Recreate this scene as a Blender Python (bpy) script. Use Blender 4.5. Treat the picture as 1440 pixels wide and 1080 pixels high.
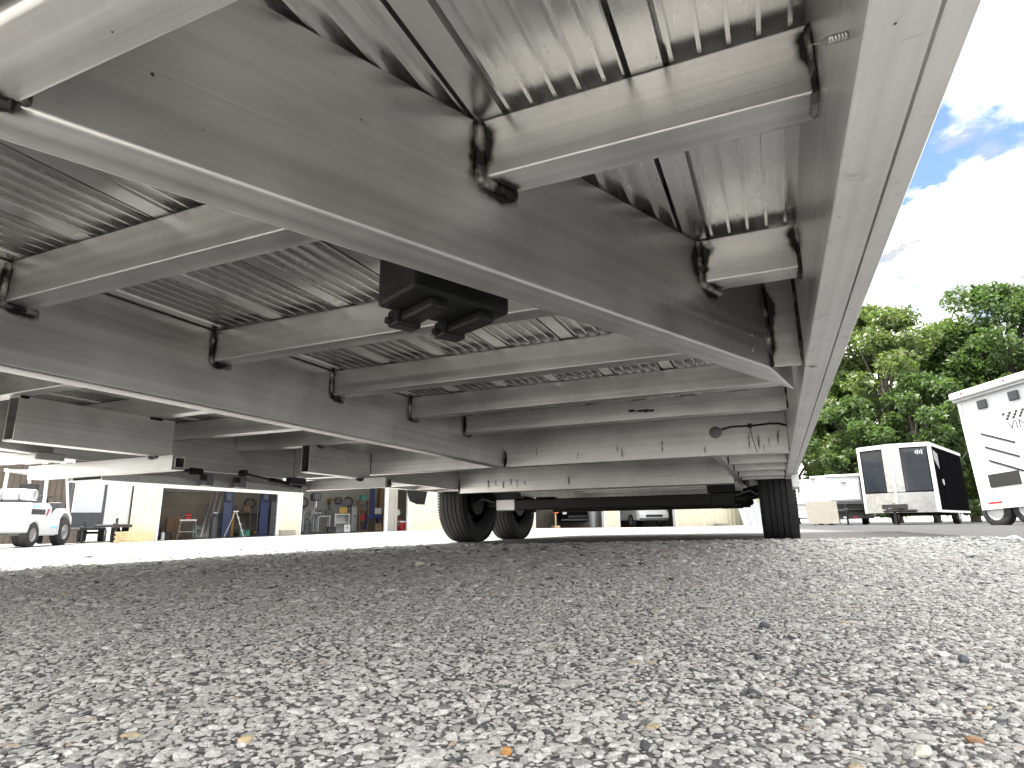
import bpy, bmesh, math, random
import numpy as np
from mathutils import Vector, Matrix, noise as mnoise

for o in list(bpy.data.objects): bpy.data.objects.remove(o)
random.seed(7); rng = np.random.default_rng(7)
scene = bpy.context.scene
col = scene.collection
R = math.radians

# ------------------------------------------------------------------ camera
H = 0.110                                   # camera height above the gravel
FPX = 846.55
# rows: world X (to the trailer's right), Y (towards the trailer's rear), Z (up) in camera axes (right, down, forward)
MX = ((0.919, -0.102, -0.381), (0.395, 0.206, 0.895), (-0.013, -0.973, 0.230))
cam_d = bpy.data.cameras.new('camera'); cam = bpy.data.objects.new('camera', cam_d); col.objects.link(cam)
cam_d.sensor_width = 36; cam_d.lens = 36 * FPX / 1440; cam_d.clip_start = 0.01; cam_d.clip_end = 3000
rot = Matrix(((MX[0][0], -MX[0][1], -MX[0][2]), (MX[1][0], -MX[1][1], -MX[1][2]), (MX[2][0], -MX[2][1], -MX[2][2])))
cam.rotation_euler = rot.to_euler(); cam.location = (0, 0, H)
scene.camera = cam

# ------------------------------------------------------------------ light
SUN_EL = R(69); SUN_H = Vector((-0.88, -0.47)).normalized()      # the sun stands high on the left of the trailer
world = bpy.data.worlds.new('World'); scene.world = world; world.use_nodes = True
nt = world.node_tree; nt.nodes.clear()
def N(nt, t, **k):
    n = nt.nodes.new(t)
    for a, b in k.items():
        if a.startswith('i_'):
            key = a[2:]; key = int(key) if key.isdigit() else key.replace('_', ' ')
            n.inputs[key].default_value = b
        else: setattr(n, a, b)
    return n
wo = N(nt, 'ShaderNodeOutputWorld'); bg = N(nt, 'ShaderNodeBackground'); bg.inputs[1].default_value = 0.065
sky = N(nt, 'ShaderNodeTexSky', sky_type='NISHITA', sun_disc=False, sun_elevation=SUN_EL,
        sun_rotation=math.atan2(SUN_H.x, SUN_H.y), dust_density=0.3, ozone_density=1.6, air_density=1.0)
tc = N(nt, 'ShaderNodeTexCoord'); sp = N(nt, 'ShaderNodeSeparateXYZ')
za = N(nt, 'ShaderNodeMath', operation='MAXIMUM', i_1=0.0); zb = N(nt, 'ShaderNodeMath', operation='ADD', i_1=0.22)
dx = N(nt, 'ShaderNodeMath', operation='DIVIDE'); dy = N(nt, 'ShaderNodeMath', operation='DIVIDE'); cb = N(nt, 'ShaderNodeCombineXYZ')
L = nt.links.new
L(tc.outputs['Generated'], sp.inputs[0]); L(sp.outputs[2], za.inputs[0]); L(za.outputs[0], zb.inputs[0])
L(sp.outputs[0], dx.inputs[0]); L(zb.outputs[0], dx.inputs[1]); L(sp.outputs[1], dy.inputs[0]); L(zb.outputs[0], dy.inputs[1])
L(dx.outputs[0], cb.inputs[0]); L(dy.outputs[0], cb.inputs[1])
mp = N(nt, 'ShaderNodeMapping'); mp.inputs['Location'].default_value = (3.1, 1.896, 0.0); L(cb.outputs[0], mp.inputs[0])
n1 = N(nt, 'ShaderNodeTexNoise', i_Scale=1.9, i_Detail=9.0, i_Roughness=0.55, i_Distortion=0.25); L(mp.outputs[0], n1.inputs[0])
r1 = N(nt, 'ShaderNodeValToRGB'); r1.color_ramp.elements[0].position = 0.38; r1.color_ramp.elements[1].position = 0.44; L(n1.outputs[0], r1.inputs[0])
n2 = N(nt, 'ShaderNodeTexNoise', i_Scale=3.6, i_Detail=8.0, i_Roughness=0.6); L(mp.outputs[0], n2.inputs[0])
r2 = N(nt, 'ShaderNodeValToRGB'); r2.color_ramp.elements[0].position = 0.38; r2.color_ramp.elements[1].position = 0.56
r2.color_ramp.elements[0].color = (2.5, 2.62, 2.8, 1); r2.color_ramp.elements[1].color = (15.0, 14.6, 14.0, 1); L(n2.outputs[0], r2.inputs[0])
mxw = N(nt, 'ShaderNodeMixRGB'); L(r1.outputs[0], mxw.inputs[0]); L(sky.outputs[0], mxw.inputs[1]); L(r2.outputs[0], mxw.inputs[2])
L(mxw.outputs[0], bg.inputs[0]); L(bg.outputs[0], wo.inputs[0])
sd = bpy.data.lights.new('sun', 'SUN'); sd.energy = 3.4; sd.angle = R(0.53); sd.color = (1.0, 0.95, 0.87)
sun = bpy.data.objects.new('sun', sd); col.objects.link(sun)
sv = Vector((SUN_H.x * math.cos(SUN_EL), SUN_H.y * math.cos(SUN_EL), math.sin(SUN_EL)))
sun.rotation_euler = sv.to_track_quat('Z', 'Y').to_euler(); sun.location = (0, 0, 30)
scene.view_settings.view_transform = 'Standard'; scene.view_settings.look = 'None'
scene.view_settings.exposure = 2.28; scene.view_settings.gamma = 1.0
scene.render.engine = 'CYCLES'
scene.cycles.max_bounces = 6; scene.cycles.diffuse_bounces = 3; scene.cycles.glossy_bounces = 5; scene.cycles.transparent_max_bounces = 12

# ------------------------------------------------------------------ placing helpers
def ray(px, py=None):
    if py is None: py = 735 + 0.0133 * (1093 - px)
    c = (px - 720, py - 540, FPX)
    return Vector([sum(a * b for a, b in zip(r, c)) for r in MX])
def at(px, depth, py=None):                 # a point of the place seen along a direction, at a distance along the view axis
    return ray(px, py) * (depth / FPX) + Vector((0, 0, H))
def sstep(t): t = max(0.0, min(1.0, t)); return t * t * (3 - 2 * t)
def terrain(x, y):
    pl = max(-0.55, min(0.02, -0.206 + 0.014 * x + 0.0194 * y))
    w = sstep((-x - 3.2) / 9.0)
    return (1 - w) * 0.0055 * max(-6, min(x, 0)) + w * pl
def ground_at(px, depth):
    p = at(px, depth); return Vector((p.x, p.y, terrain(p.x, p.y)))

# ------------------------------------------------------------------ materials
MATS = {}
def newmat(name):
    m = bpy.data.materials.new(name); m.use_nodes = True; t = m.node_tree; t.nodes.clear()
    o = N(t, 'ShaderNodeOutputMaterial'); b = N(t, 'ShaderNodeBsdfPrincipled'); t.links.new(b.outputs[0], o.inputs[0])
    MATS[name] = m
    return m, t, b
def noise_col(t, c, vary, scale, vec=None, detail=5.0):
    n = N(t, 'ShaderNodeTexNoise', i_Scale=scale, i_Detail=detail, i_Roughness=0.6)
    if vec: t.links.new(vec, n.inputs[0])
    r = N(t, 'ShaderNodeValToRGB')
    r.color_ramp.elements[0].position = 0.3; r.color_ramp.elements[1].position = 0.7
    r.color_ramp.elements[0].color = tuple(max(0, v * (1 - vary)) for v in c) + (1,)
    r.color_ramp.elements[1].color = tuple(min(1, v * (1 + vary)) for v in c) + (1,)
    t.links.new(n.outputs[0], r.inputs[0])
    return n, r
def mat(name, c, rough=0.5, metal=0.0, vary=0.12, scale=6.0, bump=0.0, bscale=60.0, spec=0.5, coat=0.0):
    if name in MATS: return MATS[name]
    m, t, b = newmat(name)
    tcn = N(t, 'ShaderNodeTexCoord')
    n, r = noise_col(t, c, vary, scale, tcn.outputs['Object'])
    t.links.new(r.outputs[0], b.inputs['Base Color'])
    b.inputs['Metallic'].default_value = metal; b.inputs['Specular IOR Level'].default_value = spec
    b.inputs['Coat Weight'].default_value = coat
    mr = N(t, 'ShaderNodeMapRange'); mr.inputs[3].default_value = max(0.02, rough - 0.08); mr.inputs[4].default_value = min(1, rough + 0.1)
    t.links.new(n.outputs[0], mr.inputs[0]); t.links.new(mr.outputs[0], b.inputs['Roughness'])
    if bump:
        n2 = N(t, 'ShaderNodeTexNoise', i_Scale=bscale, i_Detail=4.0); t.links.new(tcn.outputs['Object'], n2.inputs[0])
        bp = N(t, 'ShaderNodeBump', i_Strength=bump, i_Distance=0.01); t.links.new(n2.outputs[0], bp.inputs['Height'])
        t.links.new(bp.outputs[0], b.inputs['Normal'])
    return m
def alu(name, angle, tone=0.84, rough=0.35, dirt=0.27, across=200.0, bump=0.13, wave=0.015, blotch=0.0, metal=0.92, pits=True, scratch=0.5):
    """mill-finish aluminium, drawn along one direction (angle about Z), with smudges, water stains and pits"""
    m, t, b = newmat(name); lk = t.links.new
    tcn = N(t, 'ShaderNodeTexCoord')
    rm = N(t, 'ShaderNodeMapping'); rm.inputs['Rotation'].default_value = (0, 0, -angle); lk(tcn.outputs['Object'], rm.inputs[0])
    st = N(t, 'ShaderNodeMapping'); st.inputs['Scale'].default_value = (1.5, across, across); lk(rm.outputs[0], st.inputs[0])
    br = N(t, 'ShaderNodeTexNoise', i_Scale=1.0, i_Detail=3.0, i_Roughness=0.6); lk(st.outputs[0], br.inputs[0])
    st2 = N(t, 'ShaderNodeMapping'); st2.inputs['Scale'].default_value = (0.7, 70, 70); lk(rm.outputs[0], st2.inputs[0])
    br2 = N(t, 'ShaderNodeTexNoise', i_Scale=1.0, i_Detail=4.0); lk(st2.outputs[0], br2.inputs[0])
    sm = N(t, 'ShaderNodeTexNoise', i_Scale=4.5, i_Detail=7.0, i_Roughness=0.62, i_Distortion=0.6); lk(tcn.outputs['Object'], sm.inputs[0])
    pit = N(t, 'ShaderNodeTexNoise', i_Scale=140.0, i_Detail=1.0); lk(tcn.outputs['Object'], pit.inputs[0])
    pr = N(t, 'ShaderNodeValToRGB'); pr.color_ramp.elements[0].position = 0.79; pr.color_ramp.elements[1].position = 0.82; lk(pit.outputs[0], pr.inputs[0])
    # colour
    c1 = N(t, 'ShaderNodeValToRGB'); c1.color_ramp.elements[0].position = 0.34; c1.color_ramp.elements[1].position = 0.64
    d = tone * (1 - dirt)
    c1.color_ramp.elements[0].color = (d * 0.99, d * 0.99, d * 0.975, 1); c1.color_ramp.elements[1].color = (tone * 1.09, tone * 1.09, tone * 1.08, 1)
    a1 = N(t, 'ShaderNodeMixRGB', blend_type='MIX', i_0=0.45); lk(sm.outputs[0], a1.inputs[1]); lk(br2.outputs[0], a1.inputs[2]); lk(a1.outputs[0], c1.inputs[0])
    a2 = N(t, 'ShaderNodeMixRGB', blend_type='MIX'); a2.inputs[2].default_value = (0.08, 0.078, 0.075, 1)
    src = c1.outputs[0]
    if blotch:                              # patchy oxidation stains
        bn = N(t, 'ShaderNodeTexNoise', i_Scale=38.0, i_Detail=6.0, i_Roughness=0.65, i_Distortion=0.8); lk(tcn.outputs['Object'], bn.inputs[0])
        br_ = N(t, 'ShaderNodeValToRGB'); br_.color_ramp.elements[0].position = 0.60; br_.color_ramp.elements[1].position = 0.68; lk(bn.outputs[0], br_.inputs[0])
        bm_ = N(t, 'ShaderNodeMath', operation='MULTIPLY', i_1=blotch); lk(br_.outputs[0], bm_.inputs[0])
        b3 = N(t, 'ShaderNodeMixRGB'); b3.inputs[2].default_value = (0.34, 0.34, 0.33, 1); lk(bm_.outputs[0], b3.inputs[0]); lk(src, b3.inputs[1]); src = b3.outputs[0]
    if scratch:
        ms = N(t, 'ShaderNodeMapping'); ms.inputs['Scale'].default_value = (9, 420, 420); ms.inputs['Rotation'].default_value = (0.5, 0.35, 0.9); lk(rm.outputs[0], ms.inputs[0])
        sn = N(t, 'ShaderNodeTexNoise', i_Scale=1.0, i_Detail=1.0); lk(ms.outputs[0], sn.inputs[0])
        sr = N(t, 'ShaderNodeValToRGB'); sr.color_ramp.elements[0].position = 0.73; sr.color_ramp.elements[1].position = 0.78; lk(sn.outputs[0], sr.inputs[0])
        mk = N(t, 'ShaderNodeTexNoise', i_Scale=3.0, i_Detail=2.0); lk(tcn.outputs['Object'], mk.inputs[0])
        mr2 = N(t, 'ShaderNodeMapRange'); mr2.inputs[1].default_value = 0.48; mr2.inputs[2].default_value = 0.62; mr2.inputs[4].default_value = scratch; lk(mk.outputs[0], mr2.inputs[0])
        mm2 = N(t, 'ShaderNodeMath', operation='MULTIPLY'); lk(sr.outputs[0], mm2.inputs[0]); lk(mr2.outputs[0], mm2.inputs[1])
        s3 = N(t, 'ShaderNodeMixRGB'); s3.inputs[2].default_value = (0.97, 0.96, 0.94, 1); lk(mm2.outputs[0], s3.inputs[0]); lk(src, s3.inputs[1]); src = s3.outputs[0]
    if pits: lk(pr.outputs[0], a2.inputs[0])
    else: a2.inputs[0].default_value = 0.0
    lk(src, a2.inputs[1]); lk(a2.outputs[0], b.inputs['Base Color'])
    b.inputs['Metallic'].default_value = metal
    mr = N(t, 'ShaderNodeMapRange'); mr.inputs[1].default_value = 0.3; mr.inputs[2].default_value = 0.7
    mr.inputs[3].default_value = rough - 0.07; mr.inputs[4].default_value = rough + 0.13
    lk(a1.outputs[0], mr.inputs[0]); lk(mr.outputs[0], b.inputs['Roughness'])
    bp = N(t, 'ShaderNodeBump', i_Strength=bump, i_Distance=0.002); lk(br.outputs[0], bp.inputs['Height'])
    bp2 = N(t, 'ShaderNodeBump', i_Strength=wave, i_Distance=0.02); lk(sm.outputs[0], bp2.inputs['Height']); lk(bp.outputs[0], bp2.inputs['Normal'])
    lk(bp2.outputs[0], b.inputs['Normal'])
    return m
TA = math.atan2(1.0, 0.464)                 # direction of the slanting tongue beams (25 degrees off the long axis)
alu('alu_x', 0.0, tone=0.80); alu('alu_front', 0.0, tone=0.86, metal=0.7); alu('alu_y', R(90)); alu('alu_right_slant', TA); alu('alu_left_slant', math.pi - TA)
alu('alu_deck', R(90), tone=0.78, rough=0.22, dirt=0.16, bump=0.0, wave=0.0, pits=False, scratch=0.0)
alu('alu_rail', R(90), tone=0.86, rough=0.44, dirt=0.20, across=120.0, bump=0.06, blotch=0.34, metal=0.45)
alu('alu_rough', 0.0, tone=0.75, rough=0.42, dirt=0.25)

def weld_mat():
    m, t, b = newmat('weld'); lk = t.links.new
    tcn = N(t, 'ShaderNodeTexCoord')
    n = N(t, 'ShaderNodeTexNoise', i_Scale=24.0, i_Detail=5.0); lk(tcn.outputs['Object'], n.inputs[0])
    r = N(t, 'ShaderNodeValToRGB'); r.color_ramp.elements[0].position = 0.49; r.color_ramp.elements[1].position = 0.70
    r.color_ramp.elements[0].color = (0.03, 0.028, 0.026, 1); r.color_ramp.elements[1].color = (0.72, 0.7, 0.66, 1)
    lk(n.outputs[0], r.inputs[0]); lk(r.outputs[0], b.inputs['Base Color'])
    b.inputs['Metallic'].default_value = 0.8; b.inputs['Roughness'].default_value = 0.36
    bp = N(t, 'ShaderNodeBump', i_Strength=0.5, i_Distance=0.003); n2 = N(t, 'ShaderNodeTexNoise', i_Scale=260.0); lk(tcn.outputs['Object'], n2.inputs[0])
    lk(n2.outputs[0], bp.inputs['Height']); lk(bp.outputs[0], b.inputs['Normal'])
weld_mat()
def soot_mat():
    m, t, b = newmat('soot'); lk = t.links.new
    a = N(t, 'ShaderNodeAttribute', attribute_name='fade')
    tcn = N(t, 'ShaderNodeTexCoord'); n = N(t, 'ShaderNodeTexNoise', i_Scale=70.0, i_Detail=5.0); lk(tcn.outputs['Object'], n.inputs[0])
    ad = N(t, 'ShaderNodeMath', operation='ADD'); lk(a.outputs['Fac'], ad.inputs[0])
    sb = N(t, 'ShaderNodeMath', operation='SUBTRACT', i_1=0.5); lk(n.outputs[0], sb.inputs[0])
    ml = N(t, 'ShaderNodeMath', operation='MULTIPLY', i_1=1.5); lk(sb.outputs[0], ml.inputs[0]); lk(ml.outputs[0], ad.inputs[1])
    mm = N(t, 'ShaderNodeMath', operation='MULTIPLY', use_clamp=True); lk(ad.outputs[0], mm.inputs[0]); lk(a.outputs['Fac'], mm.inputs[1])
    m2 = N(t, 'ShaderNodeMath', operation='MULTIPLY', i_1=3.0, use_clamp=True); lk(mm.outputs[0], m2.inputs[0])
    lk(m2.outputs[0], b.inputs['Alpha'])
    b.inputs['Base Color'].default_value = (0.02, 0.018, 0.016, 1); b.inputs['Roughness'].default_value = 0.8
soot_mat()

def stone_mat():
    m, t, b = newmat('stone'); lk = t.links.new
    g = N(t, 'ShaderNodeNewGeometry'); tcn = N(t, 'ShaderNodeTexCoord')
    r = N(t, 'ShaderNodeValToRGB'); e = r.color_ramp.elements
    e[0].position = 0.0; e[0].color = (0.07, 0.075, 0.085, 1); e[1].position = 1.0; e[1].color = (0.62, 0.60, 0.55, 1)
    for p, c in ((0.022, (0.11, 0.115, 0.12, 1)), (0.06, (0.36, 0.355, 0.345, 1)), (0.35, (0.50, 0.495, 0.475, 1)), (0.62, (0.60, 0.59, 0.57, 1)), (0.85, (0.70, 0.69, 0.67, 1)), (0.987, (0.62, 0.605, 0.57, 1)),
                 (0.988, (0.50, 0.42, 0.30, 1)), (0.993, (0.52, 0.42, 0.28, 1)), (0.994, (0.36, 0.22, 0.13, 1)), (0.997, (0.55, 0.5, 0.42, 1))):
        x = e.new(p); x.color = c
    lk(g.outputs['Random Per Island'], r.inputs[0])
    n = N(t, 'ShaderNodeTexNoise', i_Scale=260.0, i_Detail=5.0, i_Roughness=0.7); lk(tcn.outputs['Object'], n.inputs[0])
    r2 = N(t, 'ShaderNodeValToRGB'); r2.color_ramp.elements[0].position = 0.25; r2.color_ramp.elements[1].position = 0.75
    r2.color_ramp.elements[0].color = (0.45, 0.45, 0.46, 1); r2.color_ramp.elements[1].color = (1.22, 1.21, 1.19, 1); lk(n.outputs[0], r2.inputs[0])
    mx = N(t, 'ShaderNodeMixRGB', blend_type='MULTIPLY', i_0=1.0); lk(r.outputs[0], mx.inputs[1]); lk(r2.outputs[0], mx.inputs[2]); lk(mx.outputs[0], b.inputs['Base Color'])
    b.inputs['Roughness'].default_value = 0.72
    n3 = N(t, 'ShaderNodeTexNoise', i_Scale=700.0, i_Detail=4.0); lk(tcn.outputs['Object'], n3.inputs[0])
    bp = N(t, 'ShaderNodeBump', i_Strength=0.9, i_Distance=0.0016); lk(n3.outputs[0], bp.inputs['Height']); lk(bp.outputs[0], b.inputs['Normal'])
stone_mat()
def ground_mat():
    m, t, b = newmat('ground'); lk = t.links.new
    tcn = N(t, 'ShaderNodeTexCoord'); pos = tcn.outputs['Object']
    v = N(t, 'ShaderNodeTexVoronoi', i_Scale=95.0, i_Randomness=1.0); lk(pos, v.inputs[0])
    hs = N(t, 'ShaderNodeSeparateColor'); lk(v.outputs['Color'], hs.inputs[0])
    r = N(t, 'ShaderNodeValToRGB'); e = r.color_ramp.elements
    e[0].color = (0.10, 0.10, 0.105, 1); e[1].color = (0.60, 0.59, 0.56, 1)
    for p, c in ((0.12, (0.33, 0.325, 0.31, 1)), (0.6, (0.53, 0.52, 0.485, 1)), (0.95, (0.56, 0.55, 0.53, 1)), (0.965, (0.46, 0.36, 0.24, 1))): e.new(p).color = c
    lk(hs.outputs[0], r.inputs[0])
    ve = N(t, 'ShaderNodeTexVoronoi', feature='DISTANCE_TO_EDGE', i_Scale=95.0); lk(pos, ve.inputs[0])
    er = N(t, 'ShaderNodeValToRGB'); er.color_ramp.elements[0].position = 0.02; er.color_ramp.elements[1].position = 0.16; lk(ve.outputs[0], er.inputs[0])
    gap = N(t, 'ShaderNodeMixRGB'); gap.inputs[1].default_value = (0.06, 0.06, 0.062, 1); lk(er.outputs[0], gap.inputs[0]); lk(r.outputs[0], gap.inputs[2])
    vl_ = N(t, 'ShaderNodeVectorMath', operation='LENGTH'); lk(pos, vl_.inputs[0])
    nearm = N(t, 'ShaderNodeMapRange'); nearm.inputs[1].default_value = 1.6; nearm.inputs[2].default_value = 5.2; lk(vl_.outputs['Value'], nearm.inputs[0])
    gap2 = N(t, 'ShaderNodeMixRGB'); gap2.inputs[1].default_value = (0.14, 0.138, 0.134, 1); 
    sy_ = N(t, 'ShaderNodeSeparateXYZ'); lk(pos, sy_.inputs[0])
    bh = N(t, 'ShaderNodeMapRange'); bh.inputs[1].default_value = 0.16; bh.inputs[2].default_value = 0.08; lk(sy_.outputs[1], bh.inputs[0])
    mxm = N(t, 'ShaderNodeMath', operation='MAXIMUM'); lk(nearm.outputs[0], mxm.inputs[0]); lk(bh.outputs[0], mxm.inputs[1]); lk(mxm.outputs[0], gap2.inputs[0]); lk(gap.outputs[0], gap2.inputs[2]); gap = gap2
    # smoother dark asphalt lane to the right and far behind
    sx = N(t, 'ShaderNodeSeparateXYZ'); lk(pos, sx.inputs[0])
    wn = N(t, 'ShaderNodeTexNoise', i_Scale=0.5, i_Detail=5.0); lk(pos, wn.inputs[0])
    wm = N(t, 'ShaderNodeMath', operation='MULTIPLY_ADD', i_1=0.5, i_2=-0.25); lk(wn.outputs[0], wm.inputs[0])
    wx = N(t, 'ShaderNodeMath', operation='ADD'); lk(sx.outputs[0], wx.inputs[0]); lk(wm.outputs[0], wx.inputs[1])
    lane = N(t, 'ShaderNodeMapRange'); lane.inputs[1].default_value = 0.75; lane.inputs[2].default_value = 1.7; 
    wy = N(t, 'ShaderNodeMath', operation='MULTIPLY_ADD', i_1=0.12, i_2=-0.26); lk(sx.outputs[1], wy.inputs[0])
    wz = N(t, 'ShaderNodeMath', operation='MAXIMUM', i_1=0.0); lk(wy.outputs[0], wz.inputs[0])
    wz2 = N(t, 'ShaderNodeMath', operation='MINIMUM', i_1=1.3); lk(wz.outputs[0], wz2.inputs[0])
    wq = N(t, 'ShaderNodeMath', operation='ADD'); lk(wx.outputs[0], wq.inputs[0]); lk(wz2.outputs[0], wq.inputs[1]); lk(wq.outputs[0], lane.inputs[0])
    an = N(t, 'ShaderNodeTexNoise', i_Scale=1.2, i_Detail=9.0, i_Roughness=0.7); lk(pos, an.inputs[0])
    ar = N(t, 'ShaderNodeValToRGB'); ar.color_ramp.elements[0].color = (0.060, 0.063, 0.068, 1); ar.color_ramp.elements[1].color = (0.105, 0.108, 0.113, 1); ar.color_ramp.elements[0].position = .3; ar.color_ramp.elements[1].position = .7
    lk(an.outputs[0], ar.inputs[0])
    am = N(t, 'ShaderNodeMixRGB', blend_type='MULTIPLY', i_0=0.7); lk(ar.outputs[0], am.inputs[1]); lk(hs.outputs[1], am.inputs[2])
    fin = N(t, 'ShaderNodeMixRGB'); lk(lane.outputs[0], fin.inputs[0]); lk(gap.outputs[0], fin.inputs[1]); lk(am.outputs[0], fin.inputs[2])
    ln = N(t, 'ShaderNodeTexNoise', i_Scale=0.9, i_Detail=6.0); lk(pos, ln.inputs[0])
    lr = N(t, 'ShaderNodeValToRGB'); lr.color_ramp.elements[0].color = (0.8, 0.8, 0.8, 1); lr.color_ramp.elements[1].color = (1.1, 1.1, 1.1, 1); lk(ln.outputs[0], lr.inputs[0])
    f2 = N(t, 'ShaderNodeMixRGB', blend_type='MULTIPLY', i_0=1.0); lk(fin.outputs[0], f2.inputs[1]); lk(lr.outputs[0], f2.inputs[2])
    lk(f2.outputs[0], b.inputs['Base Color']); b.inputs['Roughness'].default_value = 0.85
    bp = N(t, 'ShaderNodeBump', i_Strength=0.9, i_Distance=0.005); lk(er.outputs[0], bp.inputs['Height']); lk(bp.outputs[0], b.inputs['Normal'])
ground_mat()
mat('binder', (0.05, 0.05, 0.052), 0.8, vary=0.3, scale=40, bump=0.6, bscale=300)
mat('rubber', (0.022, 0.022, 0.024), 0.72, vary=0.25, scale=30, bump=0.15, bscale=200)
mat('rim_grey', (0.32, 0.32, 0.33), 0.4, metal=0.7)
mat('black_plastic', (0.012, 0.012, 0.013), 0.48, vary=0.2, scale=20, bump=0.08, bscale=500)
mat('black_steel', (0.015, 0.015, 0.016), 0.5, vary=0.3, scale=15)
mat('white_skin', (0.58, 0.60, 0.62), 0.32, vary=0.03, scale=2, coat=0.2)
mat('white_shade_skin', (0.52, 0.55, 0.58), 0.35, vary=0.03, scale=2)  # darker copy of the white skin, open shade mixed into its colour
mat('black_skin', (0.006, 0.006, 0.007), 0.25, vary=0.2, scale=3, spec=0.0)
mat('white_trim', (0.64, 0.65, 0.65), 0.4, vary=0.08, scale=6)
mat('cream', (0.60, 0.57, 0.45), 0.55, vary=0.07, scale=1.5)
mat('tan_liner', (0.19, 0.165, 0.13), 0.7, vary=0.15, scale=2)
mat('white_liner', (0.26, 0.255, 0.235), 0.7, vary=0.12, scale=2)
mat('concrete', (0.36, 0.345, 0.31), 0.85, vary=0.16, scale=1.2, bump=0.2, bscale=60)
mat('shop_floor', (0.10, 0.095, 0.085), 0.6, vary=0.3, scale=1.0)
mat('blue_paint', (0.010, 0.020, 0.085), 0.4, vary=0.15, scale=6)
mat('red_paint', (0.32, 0.018, 0.022), 0.4, vary=0.12)
mat('orange_paint', (0.75, 0.16, 0.04), 0.4)
mat('yellow_paint', (0.34, 0.21, 0.04), 0.5)
mat('wood', (0.16, 0.095, 0.05), 0.65, vary=0.3, scale=9)
mat('pallet_wood', (0.50, 0.38, 0.22), 0.75, vary=0.25, scale=9)
mat('grey_steel', (0.25, 0.26, 0.27), 0.45, metal=0.5, vary=0.2, scale=9)
mat('bright_alu', (0.50, 0.50, 0.49), 0.33, metal=0.9, vary=0.15, scale=9)
mat('dark_grey', (0.055, 0.058, 0.065), 0.5, vary=0.25, scale=5)
mat('glass_dark', (0.02, 0.024, 0.03), 0.06, vary=0.2, scale=2, coat=0.3)
mat('lamp_glass', (0.75, 0.78, 0.8), 0.12, vary=0.05)
mat('light_blue', (0.25, 0.55, 0.72), 0.4, vary=0.05)
mat('beige_board', (0.24, 0.225, 0.195), 0.75, vary=0.1, scale=5)
mat('silver_grey', (0.42, 0.43, 0.44), 0.4, metal=0.35, vary=0.08)
mat('green_paint', (0.03, 0.16, 0.12), 0.5)
mat('bark', (0.07, 0.06, 0.048), 0.9, vary=0.35, scale=9, bump=0.7, bscale=25)

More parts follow.
